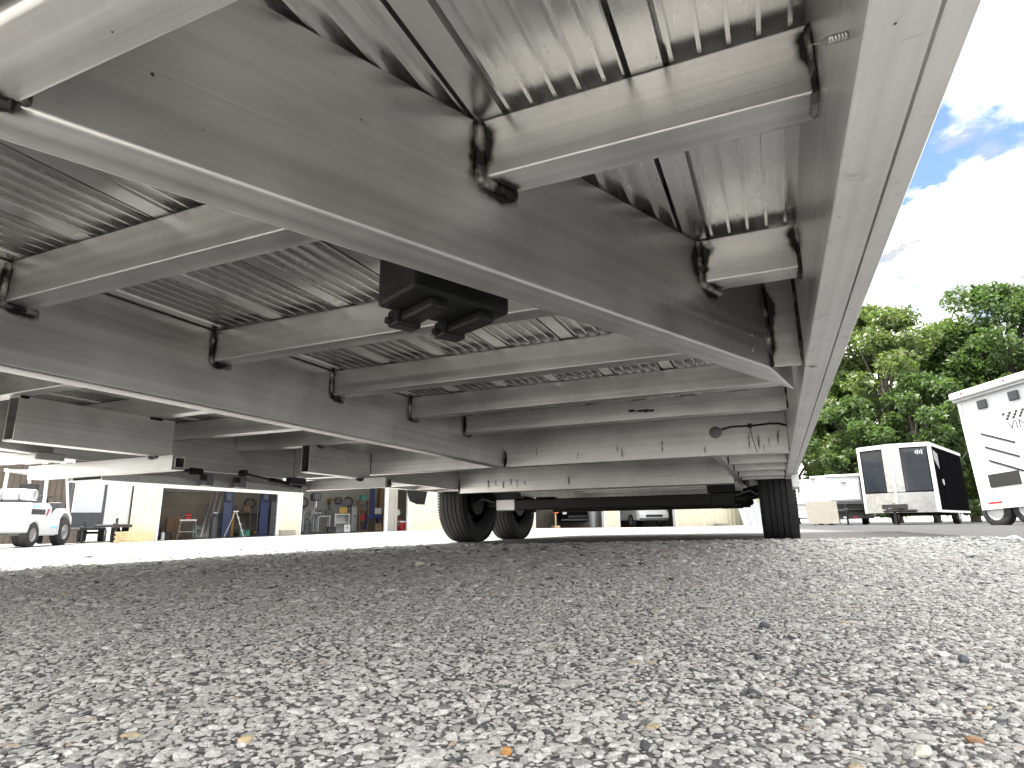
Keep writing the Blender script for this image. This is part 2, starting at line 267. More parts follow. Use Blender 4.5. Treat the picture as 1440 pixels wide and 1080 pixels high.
# ------------------------------------------------------------------ mesh helpers
def setp(o, label=None, cat=None, group=None, kind=None):
    for k, v in (('label', label), ('category', cat), ('group', group), ('kind', kind)):
        if v: o[k] = v
    return o
def thing(name, label, cat, loc=(0, 0, 0), rz=0.0, group=None):
    o = bpy.data.objects.new(name, None); o.empty_display_size = 0.2; col.objects.link(o)
    o.location = loc; o.rotation_euler = (0, 0, rz)
    return setp(o, label, cat, group)
class MB:
    def __init__(s): s.v = []; s.f = []
    def add(s, vs, fs):
        n = len(s.v); s.v += [tuple(v) for v in vs]; s.f += [tuple(i + n for i in f) for f in fs]; return s
    def box(s, x0, x1, y0, y1, z0, z1):
        x0, x1 = min(x0, x1), max(x0, x1); y0, y1 = min(y0, y1), max(y0, y1); z0, z1 = min(z0, z1), max(z0, z1)
        return s.add([(x0, y0, z0), (x1, y0, z0), (x1, y1, z0), (x0, y1, z0), (x0, y0, z1), (x1, y0, z1), (x1, y1, z1), (x0, y1, z1)],
                     [(0, 3, 2, 1), (4, 5, 6, 7), (0, 1, 5, 4), (1, 2, 6, 5), (2, 3, 7, 6), (3, 0, 4, 7)])
    def hexa(s, b, t):                      # four bottom and four top points, anticlockwise seen from above
        return s.add(list(b) + list(t), [(0, 3, 2, 1), (4, 5, 6, 7), (0, 1, 5, 4), (1, 2, 6, 5), (2, 3, 7, 6), (3, 0, 4, 7)])
    def prism(s, poly, axis, a, b):         # polygon in the other two axes, extruded from a to b
        def mk(p, q): return {'x': (q, p[0], p[1]), 'y': (p[0], q, p[1]), 'z': (p[0], p[1], q)}[axis]
        n = len(poly); vs = [mk(p, a) for p in poly] + [mk(p, b) for p in poly]
        fs = [tuple(range(n))[::-1], tuple(range(n, 2 * n))] + [(i, (i + 1) % n, n + (i + 1) % n, n + i) for i in range(n)]
        return s.add(vs, fs)
    def cyl(s, p0, p1, r0, r1=None, n=14, cap=True):
        r1 = r0 if r1 is None else r1
        p0 = Vector(p0); p1 = Vector(p1); d = (p1 - p0).normalized(); a = d.orthogonal().normalized(); b = d.cross(a)
        vs = []
        for p, r in ((p0, r0), (p1, r1)):
            for i in range(n):
                t = 2 * math.pi * i / n; vs.append(p + (a * math.cos(t) + b * math.sin(t)) * r)
        fs = [(i, (i + 1) % n, n + (i + 1) % n, n + i) for i in range(n)]
        if cap: fs += [tuple(range(n))[::-1], tuple(range(n, 2 * n))]
        return s.add(vs, fs)
    def tube(s, pts, r, n=8):
        pts = [Vector(p) for p in pts]; vs = []; m = len(pts)
        rs = r if isinstance(r, (list, tuple)) else [r] * m
        ref = None
        for i, p in enumerate(pts):
            d = (pts[min(i + 1, m - 1)] - pts[max(i - 1, 0)]).normalized()
            a = d.orthogonal().normalized() if ref is None else (ref - d * ref.dot(d)).normalized()
            ref = a; b = d.cross(a)
            for k in range(n):
                t = 2 * math.pi * k / n; vs.append(p + (a * math.cos(t) + b * math.sin(t)) * rs[i])
        fs = [(i * n + k, i * n + (k + 1) % n, (i + 1) * n + (k + 1) % n, (i + 1) * n + k) for i in range(m - 1) for k in range(n)]
        fs += [tuple(range(n))[::-1], tuple(range((m - 1) * n, m * n))]
        return s.add(vs, fs)
    def lathe(s, prof, c=(0, 0, 0), n=40, axis='x', close=False):   # profile (along axis, radius)
        vs = []; m = len(prof)
        for i in range(n):
            t = 2 * math.pi * i / n; co, si = math.cos(t), math.sin(t)
            for a, r in prof:
                q = {'x': (a, r * co, r * si), 'y': (r * co, a, r * si), 'z': (r * co, r * si, a)}[axis]
                vs.append((q[0] + c[0], q[1] + c[1], q[2] + c[2]))
        fs = []
        for i in range(n):
            j = (i + 1) % n
            for k in range(m if close else m - 1): k2 = (k + 1) % m; fs.append((i * m + k, i * m + k2, j * m + k2, j * m + k))
        return s.add(vs, fs)
    def build(s, name, m, parent=None, world=False, bevel=0.0, smooth=False, seg=1):
        me = bpy.data.meshes.new(name)
        off = Vector(parent.location) if (parent is not None and world) else Vector((0, 0, 0))
        if parent is not None and world and parent.parent is not None: off = off + Vector(parent.parent.location)
        me.from_pydata([(v[0] - off.x, v[1] - off.y, v[2] - off.z) for v in s.v], [], s.f); me.validate()
        bm = bmesh.new(); bm.from_mesh(me); bmesh.ops.recalc_face_normals(bm, faces=bm.faces)
        if bevel:
            ed = [e for e in bm.edges if len(e.link_faces) == 2 and e.calc_face_angle(0) > 0.5]
            bmesh.ops.bevel(bm, geom=ed, offset=bevel, segments=seg, profile=0.6, affect='EDGES', clamp_overlap=True)
        bm.to_mesh(me); bm.free()
        me.materials.append(MATS[m] if isinstance(m, str) else m)
        if smooth:
            me.polygons.foreach_set('use_smooth', [True] * len(me.polygons)); me.set_sharp_from_angle(angle=0.7)
        o = bpy.data.objects.new(name, me); col.objects.link(o)
        if parent is not None: o.parent = parent
        return o
def copy_tree(o, parent=None):
    c = o.copy(); col.objects.link(c); c.parent = parent
    for ch in [x for x in bpy.data.objects if x.parent == o]: copy_tree(ch, c)
    return c

# ------------------------------------------------------------------ ground
def make_ground():
    def axis(lo, hi, near):
        a = [0.0]; st = near
        while a[-1] < hi: a.append(a[-1] + st); st *= 1.09
        b = [0.0]; st = near
        while b[-1] > lo: b.append(b[-1] - st); st *= 1.09
        return sorted(set(a + b))
    xs = axis(-900, 900, 0.12); ys = axis(-900, 900, 0.12)
    v = [(x, y, terrain(x, y)) for y in ys for x in xs]; n = len(xs)
    f = [(j * n + i, j * n + i + 1, (j + 1) * n + i + 1, (j + 1) * n + i) for j in range(len(ys) - 1) for i in range(n - 1)]
    me = bpy.data.meshes.new('ground'); me.from_pydata(v, [], f); me.materials.append(MATS['ground'])
    me.polygons.foreach_set('use_smooth', [True] * len(f))
    o = bpy.data.objects.new('ground', me); col.objects.link(o); setp(o, 'grey gravel lot of exposed aggregate with a smooth dark asphalt lane', None, None, 'structure')
make_ground()

def ico(sub):
    bm = bmesh.new(); bmesh.ops.create_icosphere(bm, subdivisions=sub, radius=1.0)
    v = np.array([q.co[:] for q in bm.verts]); f = np.array([[q.index for q in p.verts] for p in bm.faces]); bm.free(); return v, f
def make_stones():
    """the aggregate in front of the camera: every stone is real geometry, packed like in the photograph"""
    V1, F1 = ico(1); V2, F2 = ico(2)
    fwd = np.array([MX[0][2], MX[1][2]]); fwd = fwd / np.linalg.norm(fwd); rgt = np.array([fwd[1], -fwd[0]])
    allv = []; allf = []; base = 0
    bands = [(0.16, 0.42, 0.0048, V2, F2), (0.42, 1.0, 0.0056, V1, F1), (1.0, 1.7, 0.0086, V1, F1), (1.7, 2.8, 0.015, V1, F1), (2.8, 4.2, 0.027, V1, F1)]
    for d0, d1, s, V, F in bands:
        half = d1 * 0.98 + 0.05
        gx = np.arange(-half, half, s); gy = np.arange(d0, d1, s * 0.9)
        A, B = np.meshgrid(gx, gy); A = A + (np.arange(len(gy)) % 2)[:, None] * s * 0.5
        A = A.ravel() + rng.uniform(-.5, .5, A.size) * s * 0.85; B = B.ravel() + rng.uniform(-.5, .5, B.size) * s * 0.85
        keep = np.abs(A) < B * 0.95 + 0.05; A = A[keep]; B = B[keep]
        # a second, larger grade of stone between the small ones
        big = rng.random(A.size); size = s * np.where(big < 0.12, rng.uniform(.85, 1.45, A.size), rng.uniform(.42, .82, A.size))
        P = A[:, None] * rgt + B[:, None] * fwd
        kp = P[:, 0] < 1.0 + rng.normal(scale=.22, size=len(P)); P = P[kp]; size = size[kp]
        n = len(P)
        if n == 0: continue
        sh = np.stack([size * rng.uniform(.8, 1.3, n), size * rng.uniform(.6, .95, n), size * rng.uniform(.28, .46, n)], 1)
        variants = []
        for k in range(24):
            q = V.copy(); 
            for c in range(9):                                   # chop flats so that stones are angular
                d = rng.normal(size=3); d /= np.linalg.norm(d); h = rng.uniform(.45, .80)
                dist = q @ d; m = dist > h; q[m] -= np.outer(dist[m] - h, d)
            q += rng.normal(scale=0.035, size=q.shape); variants.append(q)
        variants = np.array(variants)[rng.integers(0, 24, n)]
        a = rng.uniform(0, 6.283, n); ca, sa = np.cos(a), np.sin(a)
        v = variants * sh[:, None, :]
        tilt = rng.normal(scale=.22, size=n); ct, st_ = np.cos(tilt), np.sin(tilt)
        y = v[:, :, 1] * ct[:, None] - v[:, :, 2] * st_[:, None]; z = v[:, :, 1] * st_[:, None] + v[:, :, 2] * ct[:, None]
        x = v[:, :, 0]
        X = x * ca[:, None] - y * sa[:, None] + P[:, 0:1]; Y = x * sa[:, None] + y * ca[:, None] + P[:, 1:2]
        tz = 0.0055 * np.clip(P[:, 0], -6, 0)
        Z = z + (tz + sh[:, 2] * rng.uniform(-.35, .30, n))[:, None]
        allv.append(np.stack([X, Y, Z], 2).reshape(-1, 3))
        allf.append((F[None] + (np.arange(n) * len(V))[:, None, None] + base).reshape(-1, 3)); base += n * len(V)
    v = np.concatenate(allv); f = np.concatenate(allf)
    me = bpy.data.meshes.new('gravel'); me.vertices.add(len(v)); me.vertices.foreach_set('co', v.ravel().astype(np.float32))
    me.loops.add(f.size); me.loops.foreach_set('vertex_index', f.ravel().astype(np.int32))
    me.polygons.add(len(f)); me.polygons.foreach_set('loop_start', np.arange(0, f.size, 3, dtype=np.int32))
    me.update(calc_edges=True); me.validate(); me.materials.append(MATS['stone'])
    me.polygons.foreach_set('use_smooth', [False] * len(f))
    o = bpy.data.objects.new('gravel', me); col.objects.link(o)
    setp(o, 'packed grey aggregate stones with scattered tan and dark ones', 'gravel', None, 'stuff')
    print('gravel tris', len(f))
make_stones()
def loose_stone(px, py, size, m, label, flat=0.6, seed=0):
    r = ray(px, py); p = r * (-(H - 0.004) / r.z) + Vector((0, 0, H))
    V, F = ico(3); g = np.random.default_rng(seed); q = V.copy()
    for c in range(12):
        d = g.normal(size=3); d /= np.linalg.norm(d); h = g.uniform(.6, .9); t = q @ d; k = t > h; q[k] -= np.outer(t[k] - h, d)
    q = q * np.array([size, size * .72, size * flat])
    b = MB(); b.add([tuple(a) for a in q], [tuple(int(i) for i in a) for a in F])
    o = b.build('loose_stone', m, None, smooth=True); o.location = (p.x, p.y, terrain(p.x, p.y) + size * flat * .55); o.rotation_euler = (0.1, 0.15, seed * 1.3)
    setp(o, label, 'stone', 'stones lying loose on the gravel')
mat('stone_amber', (0.42, 0.22, 0.07), 0.6, vary=0.2, scale=90); mat('stone_tan', (0.52, 0.40, 0.24), 0.65, vary=0.2, scale=90)
mat('stone_dark', (0.10, 0.105, 0.125), 0.7, vary=0.3, scale=120, bump=.4, bscale=400); mat('stone_pale', (0.68, 0.64, 0.55), 0.65, vary=0.12, scale=90)
mat('stone_red', (0.36, 0.21, 0.13), 0.65, vary=0.25, scale=90)
loose_stone(710, 1047, 0.0040, 'stone_amber', 'small round amber orange pebble lying on the gravel', 0.7, 1)
loose_stone(1366, 1033, 0.0048, 'stone_red', 'long reddish tan pebble lying on the gravel', 0.5, 2)
loose_stone(1296, 1050, 0.0048, 'stone_pale', 'rounded pale cream pebble lying on the gravel', 0.65, 3)
loose_stone(345, 1029, 0.0052, 'stone_tan', 'yellow tan flat pebble lying on the gravel', 0.55, 4)
loose_stone(590, 792, 0.020, 'stone_pale', 'larger pale stone lying loose in the shade under the trailer', 0.5, 5)
loose_stone(1353, 924, 0.0058, 'stone_dark', 'bluish dark grey pebble lying on the gravel', 0.75, 6)
loose_stone(1075, 878, 0.0068, 'stone_dark', 'dark rough stone on the gravel, mottled blue and grey', 0.7, 7)

# ------------------------------------------------------------------ the trailer overhead
XR, XL = 0.131, -2.511                      # outer faces of the two side rails
XC = (XR + XL) / 2
RIN = 0.0745                                # inner face of the right side rail
LIN = 2 * XC - RIN
Z0, Z1, ZD = H + 0.273, H + 0.380, H + 0.4555   # bottoms of the main beams and of the joists, underside of the floor
YF, YB = 0.142, 7.42                        # front and rear of the frame
JY = [0.543 + 0.4185 * k for k in range(5)] # joists in front of the deep cross beam
YFB = 2.63                                  # deep cross beam
trailer = thing('enclosed_trailer', 'tall white enclosed trailer whose bare aluminium underside and floor frame fill the view overhead', 'trailer', (XC, 3.7, 0))
T = trailer
def tb(mb, name, m, bevel=0.0, smooth=False, seg=1, parent=None, label=None):
    o = mb.build(name, m, T, True, bevel, smooth, seg)
    if parent is not None: o.parent = parent
    if label: o['label'] = label
    return o

def bead(pts, r=0.0055, parent=None, seed=0):
    """a lumpy weld bead along a polyline"""
    g = random.Random(seed * 31 + 5); out = []; rs = []
    pts = [Vector(p) for p in pts]
    for a, b in zip(pts, pts[1:]):
        n = max(2, int((b - a).length / 0.0032))
        for i in range(n):
            j = Vector((g.uniform(-1, 1), g.uniform(-1, 1), g.uniform(-1, 1))) * r * .10
            out.append(a.lerp(b, i / n) + j); rs.append(r * (1 + .05 * math.sin(i * 2.2) + g.uniform(-.05, .05)))
    out.append(pts[-1]); rs.append(r * .6); rs[0] = r * .5
    return tb(MB().tube(out, rs, 10), 'weld_bead', 'weld', smooth=True, parent=parent)
def soot(path, side, normal, width, parent=None, seed=0, strength=1.35):
    """thin burnt film beside a weld, on a face: path along the weld, fading out towards 'side'"""
    g = random.Random(seed * 17 + 3); side = Vector(side).normalized(); normal = Vector(normal).normalized()
    path = [Vector(p) for p in path]; pts = []
    for a, b in zip(path, path[1:]):
        n = max(3, int((b - a).length / 0.008))
        pts += [a.lerp(b, i / n) for i in range(n)]
    pts.append(path[-1]); rows = 6; vs = []; fa = []; wv = width
    for i, p in enumerate(pts):
        e = min(i, len(pts) - 1 - i) / max(1, len(pts) * .3); e = min(1.0, e + .15)
        wv = max(width * .45, min(width * 1.5, wv + g.uniform(-.22, .22) * width))
        for k in range(rows):
            t = k / (rows - 1); vs.append(p + side * (wv * t) + normal * 0.0005); fa.append((1 - t) ** 1.3 * e * strength)
    fs = [(i * rows + k, i * rows + k + 1, (i + 1) * rows + k + 1, (i + 1) * rows + k) for i in range(len(pts) - 1) for k in range(rows - 1)]
    o = tb(MB().add(vs, fs), 'soot_mark', 'soot', parent=parent)
    at_ = o.data.attributes.new('fade', 'FLOAT', 'POINT'); at_.data.foreach_set('value', fa)
    return o

# side rails: closed profile with a groove in the underside
def side_rail(sgn):
    a, g0, g1, b = (RIN, 0.1105, 0.1130, XR) if sgn > 0 else (LIN, 2 * XC - 0.1105, 2 * XC - 0.1130, XL)
    poly = [(a, Z0 + .0015), (a + (b - a) * .022, Z0), (g0, Z0), (g0, Z0 + .006), (g1, Z0 + .006), (g1, Z0), (b - (b - a) * .022, Z0), (b, Z0 + .0015), (b, ZD + .05), (a, ZD + .05)]
    o = tb(MB().prism(poly, 'y', YF, YB), 'side_rail', 'alu_rail'); o.data.materials.append(MATS['alu_y'])
    for p in o.data.polygons:               # the web inside the frame is cleaner than the weathered underside
        if abs(p.normal.x) > .9 and abs(p.center.x + XC - a) < .001: p.material_index = 1
    return o
rail_r = side_rail(1); rail_l = side_rail(-1)
rail_r['label'] = 'pale oxidised aluminium edge rail with a groove along its underside'
center = tb(MB().box(XC - .025, XC + .025, -1.6, YFB - .001, Z0, ZD - .001), 'center_rail', 'alu_y', .0042, True, 3)
front = tb(MB().box(-0.47, RIN - .001, YF, 0.188, Z0, ZD - .001), 'front_beam', 'alu_front', .0042, True, 3)
front2 = tb(MB().box(XC + .026, -0.53, YF, 0.188, Z0, ZD - .001), 'front_beam', 'alu_front', .0042, True, 3)
front3 = tb(MB().box(2 * XC + .53, XC - .026, YF, 0.188, Z0, ZD - .001), 'front_beam', 'alu_front', .0042, True, 3)
front4 = tb(MB().box(LIN + .001, 2 * XC + .47, YF, 0.188, Z0, ZD - .001), 'front_beam', 'alu_front', .0042, True, 3)

# slanting tongue beams (coupler to side rail); near face passes X = AX + 0.464 Y
AX = 0.252 - 1.906 * 0.273 - 0.464 * 0.543
def a_near(y): return AX + 0.464 * y
AW = 0.056                                  # width of the beam measured along X
def slant(sgn, m):
    mir = (lambda x: x) if sgn > 0 else (lambda x: 2 * XC - x)
    y0 = (XC + .03 - AX + .03) / 0.464
    yb_ = (RIN - .010 - AX) / 0.464; ya_ = (RIN - .010 - AX + AW) / 0.464
    yb_ -= 0.10
    b = [(mir(a_near(y0)), y0), (mir(a_near(yb_)), yb_), (mir(RIN - .012), ya_ - .0), (mir(a_near(y0) - AW), y0)]
    if sgn < 0: b = b[::-1]
    return tb(MB().hexa([(x, y, Z0) for x, y in b], [(x, y, ZD - .001) for x, y in b]), 'tongue_beam', m, .0042, True, 3)
leg_r = slant(1, 'alu_right_slant'); leg_l = slant(-1, 'alu_left_slant')
# closing plate between the end of the slanting beam and the rail, with its two upright welds
y1 = (RIN - .010 - AX) / 0.464 - 0.10; x1 = a_near(y1)
plate = tb(MB().hexa([(x1 + .002, y1 + .004, Z0 + .004), (RIN - .002, y1 + .012, Z0 + .004), (RIN - .002, y1 + .016, Z0 + .004), (x1 + .002, y1 + .008, Z0 + .004)],
                     [(x1 + .002, y1 + .004, ZD - .002), (RIN - .002, y1 + .012, ZD - .002), (RIN - .002, y1 + .016, ZD - .002), (x1 + .002, y1 + .008, ZD - .002)]), 'closing_plate', 'alu_x')
bead([(x1 + .001, y1 + .003, ZD - .01), (x1 + .001, y1 + .003, Z0 + .003)], .0055, plate, 1)
bead([(RIN - .001, y1 + .012, ZD - .01), (RIN - .001, y1 + .012, Z0 + .006), (RIN + .02, y1 + .012, Z0 - .001)], .0045, plate, 2)
soot([(RIN - .0005, y1 + .008, ZD - .02), (RIN - .0005, y1 + .008, Z0 + .01)], (0, -1, 0), (-1, 0, 0), .03, plate, 3)
soot([(x1 + .006, y1 + .0035, Z0 + .16), (x1 + .006, y1 + .0035, Z0 + .02)], (1, .2, 0), (.2, -1, 0), .016, plate, 4)

AN = Vector((1, -0.464, 0)).normalized()    # outward normal of the near face of the right slanting beam
AB = Vector((0.464, 1, 0)).normalized()
JT = 0.0455                                 # joist width
def joist(x0, x1, y, skew0=0.0, skew1=0.0, z=None, t=JT, name='joist', m='alu_x'):
    z = Z1 if z is None else z
    b = [(x0, y), (x1, y), (x1 + skew1, y + t), (x0 + skew0, y + t)]
    return tb(MB().hexa([(p, q, z) for p, q in b], [(p, q, ZD - .001) for p, q in b]), name, m, .0036, True, 3)
sk = 0.464 * JT
for i, y in enumerate(JY):
    xa = a_near(y)
    if xa < RIN - .1:
        # right piece, from the slanting beam to the right rail
        j = joist(xa + .001, RIN - .001, y, sk, 0.0)
        e = Vector((xa + .001, y - .001, 0)); q = e + AB * (JT * 1.15)
        bead([(e.x, e.y, ZD - .004), (e.x + .001, e.y - .001, Z1 - .002), (q.x + .002, q.y, Z1 - .004)], .0078 if i == 0 else .0066, j, 10 + i)
        soot([(e.x, y, ZD - .002), (e.x, y, Z1 + .003)], (1, 0, 0), (0, -1, 0), .026, j, 20 + i)
        soot([(xa, y, ZD - .002), (xa, y, Z1 - .004)], -AB, AN, .024, j, 30 + i)
        soot([(xa, y - .004, Z1 - .003), tuple(Vector((xa, y, Z1 - .003)) + AB * (JT * 1.3))], (0, 0, -1), AN, .026, j, 40 + i)
        soot([(xa + .004, y, Z1), tuple(Vector((xa + .004, y, Z1)) + AB * JT)], (1, 0, 0), (0, 0, -1), .02, j, 50 + i)
        bead([(RIN - .001, y - .001, ZD - .004), (RIN - .001, y - .001, Z1 - .001), (RIN - .003, y + JT * .7, Z1 - .003)], .0045, j, 60 + i)
        soot([(RIN, y, ZD - .004), (RIN, y, Z1 - .004)], (0, -1, 0), (-1, 0, 0), .022, j, 70 + i)
        soot([(RIN - .001, y, ZD - .002), (RIN - .001, y, Z1 + .02)], (-1, 0, 0), (0, -1, 0), .022, j, 75 + i)
        xe = xa - AW - .001
        j = joist(XC + .026, xe, y, 0.0, sk)
    else:
        j = joist(XC + .026, RIN - .001, y)
        bead([(RIN - .001, y - .001, ZD - .004), (RIN - .001, y - .001, Z1 - .001)], .0045, j, 80 + i)
        soot([(RIN, y, ZD - .004), (RIN, y, Z1 - .004)], (0, -1, 0), (-1, 0, 0), .025, j, 85 + i)
    # weld to the centre rail
    xr = XC + .0262
    bead([(xr, y - .001, ZD - .004), (xr, y - .001, Z1 - .002), (xr + .003, y + JT * 1.15, Z1 - .004)], .0064, j, 90 + i)
    soot([(xr + .001, y, ZD - .002), (xr + .001, y, Z1 + .002)], (1, 0, 0), (0, -1, 0), .014, j, 100 + i)
    soot([(XC + .025, y, ZD - .002), (XC + .025, y, Z1 - .003)], (0, -1, 0), (1, 0, 0), .014, j, 110 + i)
    soot([(XC + .025, y - .006, Z1 - .003), (XC + .025, y + JT * 1.3, Z1 - .003)], (0, 0, -1), (1, 0, 0), .016, j, 120 + i)
    # left bay, mirrored
    xm = 2 * XC - xa
    if xm > LIN + .1:
        joist(LIN + .001, xm - .001, y, 0.0, -sk)
        joist(xm + AW + .001, XC - .026, y, -sk, 0.0)
    else:
        joist(LIN + .001, XC - .026, y)
# welds of the front beam
xf = a_near(.188)
bead([(xf + .004, .1885, Z0 - .001), (xf - .020, .150, Z0 - .002), (xf - .03, .13, Z0 - .002)], .006, front, 301)
bead([(xf + .002, .1895, Z0 + .05), (xf + .002, .1895, Z0 + .002)], .006, front, 302)
soot([(xf - .03, .13, Z0 - .0002), (xf + .006, .196, Z0 - .0002)], (-AN.x, -AN.y, 0), (0, 0, -1), .02, front, 303)
soot([(xf - .03, .13, Z0 - .0002), (xf + .006, .1875, Z0 - .0002)], (AN.x, AN.y, 0), (0, 0, -1), .02, front, 304)
bead([(RIN, .189, Z0 + .05), (RIN, .189, Z0), (RIN - .0, .145, Z0 - .001)], .006, front, 305)
soot([(RIN, .192, Z0 - .0003), (RIN, .145, Z0 - .0003)], (1, 0, 0), (0, 0, -1), .018, front, 306)
soot([(RIN - .0003, .19, Z0 + .06), (RIN - .0003, .19, Z0)], (0, 1, 0), (-1, 0, 0), .02, front, 307)
# weld spatter and short bright scratches on the slanting beam below the second joist
sp_ = MB(); g9 = random.Random(4)
for k in range(20):
    yy_ = JY[1] + g9.uniform(-.02, .16); zz_ = Z1 - g9.uniform(.012, .085); pz = Vector((a_near(yy_), yy_, zz_)) + AN * .0004
    dl = (AB * g9.uniform(-.4, .4) + Vector((0, 0, -1))).normalized() * g9.uniform(.0005, .006)
    sp_.tube([pz, pz + dl], [.0004, .0002], 5)
o = tb(sp_, 'weld_spatter', 'bright_alu'); o['kind'] = 'stuff'; o.parent = leg_r
# deep cross beam and the frame around the wheel boxes
fb = joist(LIN + .001, RIN - .001, YFB, z=Z0 - .0005, t=.05, name='cross_beam')
bead([(XC + .0262, YFB - .001, Z1 - .03), (XC + .0262, YFB - .001, Z0 + .002)], .0055, fb, 130)
soot([(XC + .03, YFB, Z1 - .03), (XC + .03, YFB, Z0 + .01)], (1, 0, 0), (0, -1, 0), .012, fb, 131)
IR = -0.205; IL = 2 * XC - IR
for s_, x in ((1, IR), (-1, IL)):
    tb(MB().box(x - .016, x + .016, YFB + .051, YB - .06, Z0, ZD - .001), 'inner_rail', 'alu_y', .003)
for y in (3.07, 3.49, 3.90, 4.22):
    a = joist(IR + .017, RIN - .001, y, z=Z0 + .001, t=.032, name='joist'); b = joist(LIN + .001, IL - .017, y, z=Z0 + .001, t=.032, name='joist')
    bead([(IR + .018, y - .001, Z0 + .06), (IR + .018, y - .001, Z0 + .002)], .004, a, int(y * 100))
    bead([(RIN - .002, y - .001, Z0 + .06), (RIN - .002, y - .001, Z0 + .002)], .004, a, int(y * 100) + 1)
gb = joist(IL + .017, IR - .017, 4.03, z=H + .243, t=.05, name='cross_beam')
bead([(IL + .019, 4.029, ZD - .1), (IL + .019, 4.029, H + .246)], .006, gb, 140)
for y in (3.05, 3.47, 4.45, 4.87, 5.29, 5.71, 6.13, 6.55, 6.97):
    joist(IL + .017, IR - .017, y)
joist(LIN + .001, RIN - .001, YB - .05, z=Z0, t=.05, name='rear_beam')
# rubbed stains and a cut-out cover on the deep cross beam, cable clipped to it
cable = tb(MB().tube([(RIN - .004, YFB - .02, Z0 + .105), (RIN - .03, YFB - .012, Z0 + .115), (RIN - .06, YFB - .008, Z0 + .118), (-0.06, YFB - .007, Z0 + .114), (-0.135, YFB - .007, Z0 + .116), (-0.175, YFB - .006, Z0 + .108)], .0042, 8), 'cable', 'black_plastic', smooth=True)
tb(MB().lathe([(-.004, 0), (-.004, .022), (-.002, .025), (0, .025)], (-0.20, YFB - .001, Z0 + .098), 24, 'y'), 'grommet', 'grey_steel', smooth=True)
tb(MB().box(-.072, -.056, YFB - .014, YFB - .0005, Z0 + .106, Z0 + .124), 'cable_clip', 'black_plastic', .002, parent=None)
tb(MB().tube([(-.064, YFB - .003, Z0 + .107), (-.058, YFB - .003, Z0 + .06), (-.046, YFB - .003, Z0 + .006)], .0014, 5), 'cable_tie', 'black_plastic')
for k, (x, w, z, l) in enumerate(((-.07, .012, .10, .09), (-.036, .014, .085, .075), (-.022, .010, .045, .04), (.04, .014, .10, .07), (-.60, .02, .06, .05), (-.62, .012, .08, .05), (-.42, .02, .09, .07), (-.25, .012, .05, .04), (.0, .01, .07, .05), (-.8, .012, .06, .05), (-1.0, .012, .10, .06))):
    soot([(x, YFB, Z0 + z), (x + .004 * ((k % 3) - 1), YFB, Z0 + z - l)], (1, 0, 0), (0, -1, 0), w * .7, fb, 150 + k, .5); soot([(x, YFB, Z0 + z), (x + .004 * ((k % 3) - 1), YFB, Z0 + z - l)], (-1, 0, 0), (0, -1, 0), w * .5, fb, 250 + k, .5)
for k, x in enumerate((-1.92, -1.86, -1.80, -1.74, -1.69, -1.63, -1.3)):
    soot([(x, 4.03, H + .345 - .01 * (k % 3)), (x + .006, 4.03, H + .262 + .02 * (k % 2))], (1, 0, 0), (0, -1, 0), .016, gb, 170 + k, .6); soot([(x, 4.03, H + .345 - .01 * (k % 3)), (x + .006, 4.03, H + .262 + .02 * (k % 2))], (-1, 0, 0), (0, -1, 0), .010, gb, 270 + k, .6)
# dark grease spots on a joist face
for k, (x, z) in enumerate(((-.46, .040), (-.43, .036), (-.41, .037), (-.39, .034))):
    soot([(x - .016, JY[4], Z1 + z), (x + .016, JY[4], Z1 + z)], (0.2, 0, -1), (0, -1, 0), .014, None, 180 + k)
# floor: ribbed extruded planks
def plank_profile(x):
    zf, zr, zt = ZD, ZD + .011, ZD + .03
    p = [(x + .0035, zt), (x + .0035, zf), (x + .036, zf)]
    c = x + .041
    for k in range(5):
        p += [(c - .001, zr), (c + .0015, zr), (c + .0018, zf + .0008), (c + .0060, zf + .0008), (c + .0064, zr)]
        c += .0274
    p += [(x + .1735, zr), (x + .1735, zf + .0015), (x + .1760, zf + .0015), (x + .1760, zt)]
    return p
x = 0.0835 - 0.179
while x > LIN - .1:
    p = [(max(q[0], LIN + .002), q[1]) for q in plank_profile(x)]
    if x + .17 > LIN + .03: tb(MB().prism(p, 'y', YF + .05, YB - .06), 'floor_plank', 'alu_deck')
    x -= 0.179
tb(MB().box(XL + .01, XR - .01, YF + .002, YB - .002, ZD + .0505, ZD + .058), 'floor_deck', 'alu_deck')
# a self-tapping screw that came through the rail
def screw(p, d, l):
    p = Vector(p); d = Vector(d).normalized(); pts = []; rs = []
    n = 44
    for i in range(n): t = i / (n - 1); pts.append(p + d * l * t); rs.append((.0022 if i % 4 < 2 else .0030) if t < .62 else .0022 * (1 - (t - .62) / .42))
    return tb(MB().tube(pts, rs, 8), 'screw', 'bright_alu', smooth=False)
screw((RIN + .001, 0.391, H + .309), (-.024, -.017, -.013), .032)
# body above the floor
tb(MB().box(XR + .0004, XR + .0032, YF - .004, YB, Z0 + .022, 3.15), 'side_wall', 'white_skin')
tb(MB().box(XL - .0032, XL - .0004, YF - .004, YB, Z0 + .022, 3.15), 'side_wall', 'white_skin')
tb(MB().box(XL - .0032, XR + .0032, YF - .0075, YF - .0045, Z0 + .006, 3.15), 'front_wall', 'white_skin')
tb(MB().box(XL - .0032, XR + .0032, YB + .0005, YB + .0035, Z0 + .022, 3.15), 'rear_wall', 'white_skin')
tb(MB().box(XL - .01, XR + .01, YF - .01, YB + .01, 3.151, 3.20), 'roof', 'white_skin', .01)
